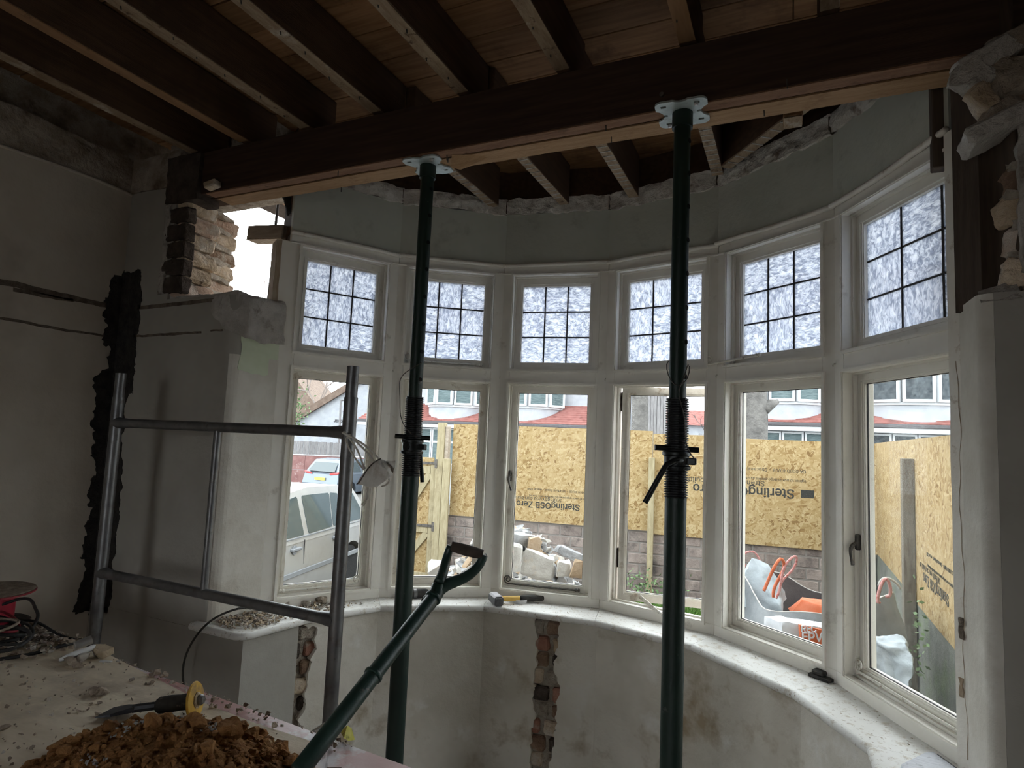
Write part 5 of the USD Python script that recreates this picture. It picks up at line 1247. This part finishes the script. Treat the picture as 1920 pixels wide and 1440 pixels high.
def leafy(c, r, n, seed, s):
    q = np.random.default_rng(seed); V, F2 = [], []
    for k in range(n):
        b = np.asarray(c)+q.normal(size=3)*r; u = q.normal(size=3); u /= np.linalg.norm(u); w = np.cross(u, q.normal(size=3)); w /= np.linalg.norm(w)
        i = len(V); V += [b, b+u*s*.5+w*s*.3, b+u*s, b+u*s*.5-w*s*.3]; F2 += [(i, i+1, i+2), (i, i+2, i+3)]
    return trimesh.Trimesh(V, F2, process=False)
p = at(1200, 1095, D=7.2)
t = thing('weeds', 'pale green weeds at the foot of the brick garden wall', 'weeds', (p[0], p[1], -.3), kind='stuff'); obj('leaves', leafy(p, (.22, .06, .06), 240, 3, .045), 'leaf', t, kind='stuff')
p = at(1722, 1200, X=.70); t = thing('climbing_weed', 'straggling weed on the mossy side wall', 'weeds', (p[0], p[1], -.3), kind='stuff'); obj('leaves', leafy(p, (.02, .05, .16), 45, 5, .035), 'leaf', t, kind='stuff')

# ---------------------------------------------------------------- parked cars
M['car_silver'] = mat('car_silver', (.30, .30, .295), (.35, .35, .34), 2, rough=.35, metal=.3, spec=.5, extra={'coat_weight': .4}, stain=((.25, .24, .22), 3, .55, .8))
M['car_blue'] = mat('car_blue', (.17, .20, .24), rough=.3, metal=.4, spec=.5, extra={'coat_weight': .5})
M['car_glass'] = mat('car_glass', (.05, .07, .075), rough=.05, spec=.9)
M['tyre'] = mat('tyre', (.02, .02, .02), rough=.85)
M['trim_grey'] = mat('trim_grey', (.20, .21, .22), rough=.6)
M['lamp_red'] = mat('lamp_red', (.55, .06, .06), rough=.2, spec=.6)
M['number_yellow'] = mat('number_yellow', (.75, .58, .12), rough=.5)


def car(label, loc, rz, lower, upper, glassp, paint, W, wheels, suv=False):
    """x forward, y left; profiles in (x, z)."""
    t = thing('car', label, 'car', loc, rz)
    A0 = LOC[str(t.GetPath())]
    P_ = lambda nm, m, mm, par=t, **k: obj(nm, mv(m, A0), mm, par, **k)
    def loft(poly, wa):
        q = upright(sg.Polygon(poly).buffer(-.03).buffer(.03), -.5, .5)
        vv, ff = trimesh.remesh.subdivide_to_size(q.vertices, q.faces, .22, max_iter=8)
        vv = vv.copy(); vv[:, 1] *= 2*np.array([wa(z_) for z_ in vv[:, 2]]); m = trimesh.Trimesh(vv, ff); m.merge_vertices(); return m
    hw = W/2
    zb = max(z for _, z in lower)
    wl_ = lambda z_: hw*(1-.06*max(0, (z_-.55)/.5)**2-.05*max(0, (.45-z_)/.4)**2)
    ztop = max(z for _, z in upper)
    wu = lambda z_: hw*.96-(z_-zb)/(ztop-zb+1e-6)*.20*W/1.75
    body = sg.Polygon(lower)
    for wx in wheels: body = body.difference(sg.Point(wx, .32).buffer(.37))
    P_('body', loft(list(body.exterior.coords)[:-1], wl_), paint, smooth=35)
    P_('cabin', loft(upper, wu), paint, smooth=35)
    for gp_ in glassp:
        g_ = loft(gp_, lambda z_: wu(z_)+.006)
        P_('side_glass', g_, 'car_glass')
    for wx in wheels:
        for s in (-1, 1):
            w_ = P_('wheel', mv(lathe([(0, -.10), (.27, -.10), (.315, -.08), (.32, 0), (.315, .08), (.27, .10), (0, .10)], 24), Rx(90), T(wx, s*(hw-.12), .32)), 'tyre', smooth=30)
            sp_ = [lathe([(.19, .101*s), (.215, .104*s), (.215, .108*s), (.19, .110*s)], 20)]+[mv(box(-.02, .02, 0, .20, .100*s-.004, .100*s+.008), Rz(72*q)) for q in range(5)]
            P_('rim', mv(cat(sp_), Rx(90), T(wx, s*(hw-.12), .32)), 'steel', w_)
    return t, P_, hw, wl_, wu


# silver estate on the drive: front towards the house
hA, hB = at(555, 1028, D=7.2), at(632, 1003, D=8.2)
ax = hA-hB; ax[2] = 0; ax /= np.linalg.norm(ax)
rzc = math.degrees(math.atan2(ax[1], ax[0]))
zg = -.70
low = [(-2.05, .30), (-2.10, .55), (-2.06, .90), (-.2, .93), (.75, .92), (1.70, .78), (2.05, .62), (2.08, .30), (1.9, .22), (-1.95, .22)]
upp = [(-2.04, .88), (-1.92, 1.05), (-1.62, 1.40), (-1.3, 1.46), (-.4, 1.49), (.25, 1.43), (.85, 1.0), (.98, .88)]
gls = [[(-1.80, .96), (-1.58, 1.33), (-1.25, 1.37), (-1.05, .96)], [(-.95, .96), (-1.14, 1.36), (-.93, 1.385), (-.80, .96)], [(-.77, .96), (-.90, 1.385), (-.20, 1.40), (-.16, .95)], [(-.05, .95), (-.09, 1.40), (.22, 1.36), (.68, .96)]]
# handles at x=-.80 (rear) and x=.22 (front) on the left flank
yl_ = np.array([-ax[1], ax[0], 0]); mid_ = hA-ax*.18-yl_*.86
co, Pc, hw, wl_, wu = car('silver estate car parked in front of the white gabled hall', (mid_[0], mid_[1], zg), rzc, low, upp, gls, 'car_silver', 1.72, (-1.32, 1.30))
for s in (-1, 1):
    for xx in (-.84, .18):
        Pc('door_handle', box(xx-.10, xx+.10, s*hw-.02*(s > 0), s*hw+.02*(s < 0)+.03*(s > 0)-.0, .80, .835, .008) if s > 0 else box(xx-.10, xx+.10, -hw-.03, -hw+.02, .80, .835, .008), 'trim_grey')
        Pc('handle_cup', mv(lathe([(0, 0), (.055, 0), (.055, .006), (0, .008)], 16), Rx(-90*s), T(xx+.02, s*hw*.995, .81)), 'trim_grey')
    for xx in (-.02, -1.0): Pc('door_gap', box(xx-.004, xx+.004, s*(hw*.992)-.004, s*(hw*.992)+.006, .30, .90), 'lead')
    Pc('side_strip', box(-1.9, 1.8, s*hw-.01, s*hw+.012, .50, .56, .006), 'trim_grey')
    Pc('window_trim', box(-1.85, .75, s*hw*.955-.012, s*hw*.955+.012, .925, .945, .004), 'trim_grey')
# blue-grey crossover across the street
pS = at(603, 880, D=26)
low2 = [(-2.15, .35), (-2.20, .60), (-2.12, 1.0), (-.2, 1.02), (.95, 1.0), (1.85, .88), (2.15, .66), (2.15, .35), (2.0, .24), (-2.0, .24)]
upp2 = [(-2.12, .98), (-1.95, 1.25), (-1.70, 1.56), (-1.0, 1.62), (.0, 1.60), (.45, 1.50), (1.10, 1.08), (1.2, .98)]
gls2 = [[(-1.35, 1.08), (-1.45, 1.42), (-.62, 1.50), (-.56, 1.06)], [(-.48, 1.06), (-.52, 1.50), (.1, 1.48), (.75, 1.06)]]
co2, P2, hw2, wl2, wu2 = car('blue-grey crossover car with red tail lamps, parked across the street', (pS[0]+.9-.62, pS[1]+2.0-.28, -1.22), 92, low2, upp2, gls2, 'car_blue', 1.80, (-1.30, 1.32), True)
rg = hull([(-2.13, s*.68, 1.10) for s in (-1, 1)]+[(-2.02, s*.66, 1.20) for s in (-1, 1)]+[(-1.80, s*.58, 1.46) for s in (-1, 1)]+[(-1.82, s*.55, 1.10) for s in (-1, 1)])
P2('rear_window', mv(rg, T(-.012, 0, 0)), 'car_glass')
for s in (-1, 1): P2('tail_lamp', hull([(-2.16, s*.45, .96), (-2.16, s*.48, 1.05), (-2.14, s*.86, 1.02), (-2.13, s*.86, 1.10), (-1.85, s*.895, 1.05), (-2.0, s*.6, 1.0)]), 'lamp_red')
P2('number_plate', box(-2.225, -2.19, -.26, .26, .74, .85), 'number_yellow')
P2('bumper', box(-2.24, -1.9, -.86, .86, .34, .55, .05), 'trim_grey')

# ---------------------------------------------------------------- houses over the road
M['render'] = mat('render', (.34, .36, .39), (.41, .425, .45), 3, rough=.9, bump=.5, bscale=30)
M['tile_red'] = mat('tile_red', (.21, .088, .078), (.29, .13, .115), 5, rough=.95, spec=.05, bump=.4, bscale=12, stain=((.13, .05, .045), 3, .55, .7))
M['tile_brown'] = mat('tile_brown', (.14, .10, .08), (.2, .15, .12), 4, rough=.9, bump=.4, bscale=12)
M['upvc'] = mat('upvc', (.58, .60, .62), rough=.4)
M['house_glass'] = mat('house_glass', (.075, .105, .11), (.15, .19, .195), 5, stretch=(1, 1, 10), rough=.5, spec=.05)
M['house_glass_dark'] = mat('house_glass_dark', (.04, .047, .055), (.10, .115, .125), 9, rough=.5, spec=.05)
M['gutter'] = mat('gutter', (.09, .085, .09), rough=.7)
M['fence_grey'] = mat('fence_grey', (.17, .163, .165), (.24, .23, .23), 4, stretch=(5, 5, 1), rough=.9, vary=.15)
M['fence_red'] = mat('fence_red', (.2, .10, .095), (.27, .15, .14), 3, rough=.9, stain=((.55, .47, .45), 2, .6, .75))
M['bark'] = mat('bark', (.10, .095, .09), (.18, .17, .16), 5, rough=.95, bump=.8, bscale=14, bdist=.04)
M['twig'] = mat('twig', (.20, .17, .155), rough=.95)
YH = 22.0
def house(label, x0, x1, zgut, bays, glass, w_up, dark=False):
    t = thing('house', label, 'house', ((x0+x1)/2, YH, -1.3))
    obj('wall', box(x0, x1, YH, YH+7, -1.8, zgut+3.2), 'render', t)
    rf = prism([(YH-.5, zgut+3.1), (YH+3.5, zgut+6.0), (YH+7.5, zgut+3.1)], 0, x1-x0+.2)
    v_ = rf.vertices.copy(); rf.vertices = np.c_[x0-.1+v_[:, 2], v_[:, 0], v_[:, 1]]
    obj('roof', rf, 'tile_red', t)
    crs = [(YH-1.55+1.62*j/9, zgut+.06+.78*j/9) for j in range(10)]
    for j in range(9):                                         # courses of the lower roof
        (ya, za_), (yb_, zb2) = crs[j], crs[j+1]
        sk_ = hull([(x, y, z) for x in (x0-.1, x1+.1) for y, z in ((ya, za_+.03), (ya, za_), (yb_, zb2+.005), (yb_, zb2-.03))])
        obj('tile_course', sk_, 'tile_red', t)
    obj('gutter', box(x0-.12, x1+.12, YH-1.66, YH-1.54, zgut-.06, zgut+.05, .02), 'gutter', t)
    obj('fascia', box(x0-.1, x1+.1, YH-1.6, YH-.05, zgut-.20, zgut-.05, .01), 'upvc', t)
    for cx in bays:
        a = np.linspace(0, math.pi, 25); R_ = w_up/2
        pts = [(cx+R_*math.cos(q), YH-1.42*math.sin(q)**.8) for q in a]
        obj('bay', prism(pts+[(cx-R_, YH+.05), (cx+R_, YH+.05)], zgut-.1, zgut+3.0), 'render', t, smooth=30)
        obj('bay_sill', prism([(cx+(R_+.05)*math.cos(q), YH-1.47*math.sin(q)**.8) for q in a], zgut+.62, zgut+.70), 'upvc', t)
        for j in range(5):
            q0, q1 = math.pi*(.06+.176*j), math.pi*(.06+.176*(j+1))
            e0 = np.array([cx+R_*math.cos(q0), YH-1.42*math.sin(q0)**.8]); e1 = np.array([cx+R_*math.cos(q1), YH-1.42*math.sin(q1)**.8])
            dd_ = e1-e0; l_ = np.linalg.norm(dd_); an = math.degrees(math.atan2(dd_[1], dd_[0]))
            Mw = [Rz(an), T(e0[0], e0[1], 0)]
            f_ = obj('bay_window', mv(ring(0, l_, zgut+.70, zgut+2.1, .075, .05, .19), *Mw), 'upvc', t)
            obj('pane', mv(box(.07, l_-.07, .13, .15, zgut+.77, zgut+2.03), *Mw), glass, f_)
        # ground floor bay windows below the gutter
        for j in range(4):
            xx = cx-1.25+.63*j
            f_ = obj('lower_window', mv(ring(0, .60, zgut-1.62, zgut-.22, .055, -.04, .04), T(xx, YH-1.25, 0)), 'upvc', t)
            for (za2, zb3) in ((zgut-1.56, zgut-.78), (zgut-.72, zgut-.28)):
                obj('pane', box(xx+.06, xx+.54, YH-1.27, YH-1.24, za2, zb3), glass, f_)
            obj('lower_bar', box(xx+.05, xx+.55, YH-1.285, YH-1.24, zgut-.785, zgut-.715), 'upvc', t)
        obj('lower_bay', box(cx-1.3, cx+1.3, YH-1.2, YH, -1.8, zgut-.06), 'render', t)
    return t


house('white rendered pair of houses with slatted blinds in round bays, behind the middle windows', -16.2, -6.4, 2.06, [-12.25, -9.15], 'house_glass', 2.6)
house('white rendered house with a round bay behind the fifth window', -1.9, 1.20, 2.34, [-.30], 'house_glass', 2.7)
house('white rendered house with dark leaded bay glazing behind the rightmost window', 1.75, 7.5, 2.36, [3.25], 'house_glass_dark', 2.9)
# gabled hall at the far left
gl_ = thing('hall', 'white gabled hall with small lettering on its wall, beyond the parked cars', 'building', at(690, 800, D=34)*[1, 1, 0]+[0, 0, -1.4])
hc0 = at(690, 800, D=34); hax = RT*np.array([1, 1, 0]); hax /= np.linalg.norm(hax)
HFm = np.eye(4); HFm[:3, 0] = hax; HFm[:3, 1] = (-hax[1], hax[0], 0); HFm[:3, 3] = (hc0[0], hc0[1], 0)
zhall = lambda py, px=600: at(px, py, D=34)[2]
ze, zr = zhall(782, 556), zhall(700, 680)
obj('gable_wall', mv(upright(sg.Polygon([(-3.98, -2), (3.98, -2), (3.98, ze), (0, zr), (-3.98, ze)]), 0, 9), HFm), 'render', gl_)
for s in (-1, 1):
    r0, r1 = np.array([0, zr+.05]), np.array([s*4.3, ze-.28])
    obj('verge', mv(upright(sg.LineString([r0, r1]).buffer(.17, cap_style=2), -.25, 9.2), HFm), 'tile_brown', gl_)
def hall_text(s, px, py, h):
    p = at(px, py, D=33.97); u = (p-hc0)@hax
    m = text_mesh(s, h, .02, bold=True); v = m.vertices.copy(); m.vertices = np.c_[v[:, 0]+u, -v[:, 2]-.01, v[:, 1]+p[2]]; m.invert()
    obj('lettering', mv(m, HFm), 'gutter', gl_)
hall_text("JEHOVAH'S WITNESSES", 625, 791, .135); hall_text('THE', 641, 775, .12)
sgp = thing('sign_post', 'thin grey bracket sign post in front of the white hall', 'sign post', at(637, 828, D=32)*[1, 1, 0]+[0, 0, -1.4])
obj('pole', cyl(at(637, 840, D=32)*[1, 1, 0]+[0, 0, -1.3], at(639, 750, D=32), .05, 8), 'fence_grey', sgp); obj('arm', cyl(at(639, 751, D=32), at(655, 749, D=32), .04, 8), 'fence_grey', sgp)
# brown roofed house behind it
bh = thing('brown_house', 'brown roofed house behind the hall at the far left', 'house', at(565, 760, D=48)*[1, 1, 0]+[0, 0, -1.5])
bp_ = at(560, 800, D=48); Bf = HFm.copy(); Bf[:3, 3] = (bp_[0], bp_[1], 0)
zz0, zz1 = at(560, 790, D=48)[2], at(560, 700, D=48)[2]
obj('wall', mv(box(-5, 2, 0, 8, -2, zz0), Bf), 'render', bh)
obj('roof', mv(upright(sg.Polygon([(-5.4, zz0), (2.2, zz0+.2), (-1.0, zz1+.3), (-4.4, zz1+.3)]), -.2, 8), Bf), 'tile_brown', bh)
# fences at the far left
ff = thing('grey_fence', 'weathered grey board fence above the red one, behind the parked cars', 'fence', at(600, 850, D=30)*[1, 1, 0]+[0, 0, -1.2])
FFm = HFm.copy(); pf = at(690, 830, D=30); FFm[:3, 3] = (pf[0], pf[1], 0)
zf0, zf1 = at(600, 853, D=30)[2], at(600, 829, D=30)[2]
for k in range(34):
    obj('board', mv(box(-4.6+k*.145, -4.6+k*.145+.132, -.02-.012*(k % 2), .0, zf0, zf1+.02*rnd.random(), .003), FFm), 'fence_grey', ff)
obj('capping', mv(box(-4.7, .4, -.05, .03, zf0-.05, zf0+.0, .01), FFm), 'upvc', ff)
rf_ = thing('red_fence', 'faded red lower fence behind the parked crossover car', 'fence', at(600, 880, D=30)*[1, 1, 0]+[0, 0, -1.2])
zq = at(600, 882, D=30)[2]
for z0, z1 in ((zq+.01, zf0-.055), (-1.6, zq-.01)):
    for k in range(6): obj('panel', mv(box(-4.7+k*.85, -4.7+k*.85+.84, -.02, .02, z0, z1, .005), FFm), 'fence_red', rf_)
# grey shed, red roof and wall in the gap between the houses
shd = thing('grey_shed', 'grey upright-boarded shed in the gap between the houses', 'shed', at(1228, 800, D=19)*[1, 1, 0]+[0, 0, -1])
Sh = HFm.copy(); ps_ = at(1213, 800, D=19); Sh[:3, 3] = (ps_[0], ps_[1], 0)
for k in range(6): obj('board', mv(box(.0+k*.10, .0+k*.10+.092, -.02-.015*(k % 2), .02, -1.2, at(1225, 726, D=19)[2], .004), Sh), 'fence_grey', shd)
obj('body', mv(box(.0, .6, .02, 2.0, -1.2, at(1225, 728, D=19)[2]), Sh), 'fence_grey', shd)
rh = thing('red_roofed_house', 'distant house with a red tiled roof and white wall, right of the right prop', 'house', at(1290, 820, D=40)*[1, 1, 0]+[0, 0, -1.3])
Rh = HFm.copy(); pr_ = at(1290, 800, D=40); Rh[:3, 3] = (pr_[0], pr_[1], 0)
z1_, z2_ = at(1290, 797, D=40)[2], at(1290, 764, D=40)[2]
obj('wall', mv(box(-4, 4, 0, 6, -2, z1_), Rh), 'render', rh); obj('roof', mv(hull([(s*4.2, y_, z_) for s in (-1, 1) for y_, z_ in ((-.3, z1_), (3, z2_), (6.3, z1_))]), Rh), 'tile_red', rh)
# trunks
def trunk(label, px, y0, y1, D, r, cat_='tree', stub=None):
    b, tp_ = at(px, y0, D=D), at(px, y1, D=D)
    t = thing('tree_trunk', label, cat_, (b[0], b[1], -1))
    b[2] = -1.2; tp_ = b*[1, 1, 0]+[0, 0, tp_[2]]
    P = [b, b*.7+tp_*.3+[.03, 0, 0], b*.3+tp_*.7, tp_]
    obj('trunk', rough(tube(spline(P, 16), np.linspace(r*1.1, r*.95, 16), 18), r*.06, 4, int(px)), 'bark', t, smooth=40)
    if stub is not None: obj('branch_stub', tube([at(1432, 768, D=D), at(1446, 757, D=D), at(1459, 752, D=D)], [.13, .11, .05], 10), 'bark', t, smooth=True)
trunk('thick grey street tree trunk behind the fifth window', 1417, 840, 600, 13.5, .235, stub=1)
trunk('thick rough tree trunk behind the open casement', 1198, 815, 600, 15, .20)


def bare_tree(label, base, h, seed, spread=.6, depth=6):
    q = np.random.default_rng(seed); segs = []
    def grow(p, d_, l, r, k):
        d_ = d_+q.normal(size=3)*.12; d_ /= np.linalg.norm(d_); e_ = p+d_*l
        segs.append((p, e_, r, r*.72, k))
        if k == 0: return
        for _ in range(2 if q.random() < .55 else 3):
            nd = d_+q.normal(size=3)*spread+np.array([0, 0, .18]); grow(e_, nd/np.linalg.norm(nd), l*q.uniform(.62, .85), r*.62, k-1)
    grow(np.asarray(base, float), np.array([0, 0, 1.]), h*.28, h*.018, depth)
    t = thing('bare_tree', label, 'tree', base)
    obj('trunk', cat([tube([a, b], [r, r2], 7) for a, b, r, r2, k in segs if k >= depth-1]), 'twig', t)
    obj('twigs', cat([tube([a, b], [max(r, .006), max(r2, .005)], 4) for a, b, r, r2, k in segs if k < depth-1]), 'twig', t, kind='stuff')


def gp2(px, D): p = at(px, 830, D=D); return (p[0], p[1], -1.3)
bare_tree('bare tree rising behind the white hall at the far left', gp2(605, 40), 9.0, 4)
bare_tree('bare tree seen through the gap in the wall', gp2(455, 34), 12.5, 9)
bare_tree('bare tree in front of the distant red roof', gp2(1296, 30), 6.5, 12)
p = at(553, 770, D=31); t = thing('shrub', 'yellow-green shrub top at the corner of the white hall', 'shrub', (p[0], p[1], -1.3), kind='stuff'); obj('leaves', leafy(p, (.35, .3, .65), 300, 8, .16), 'leaf', t, kind='stuff')
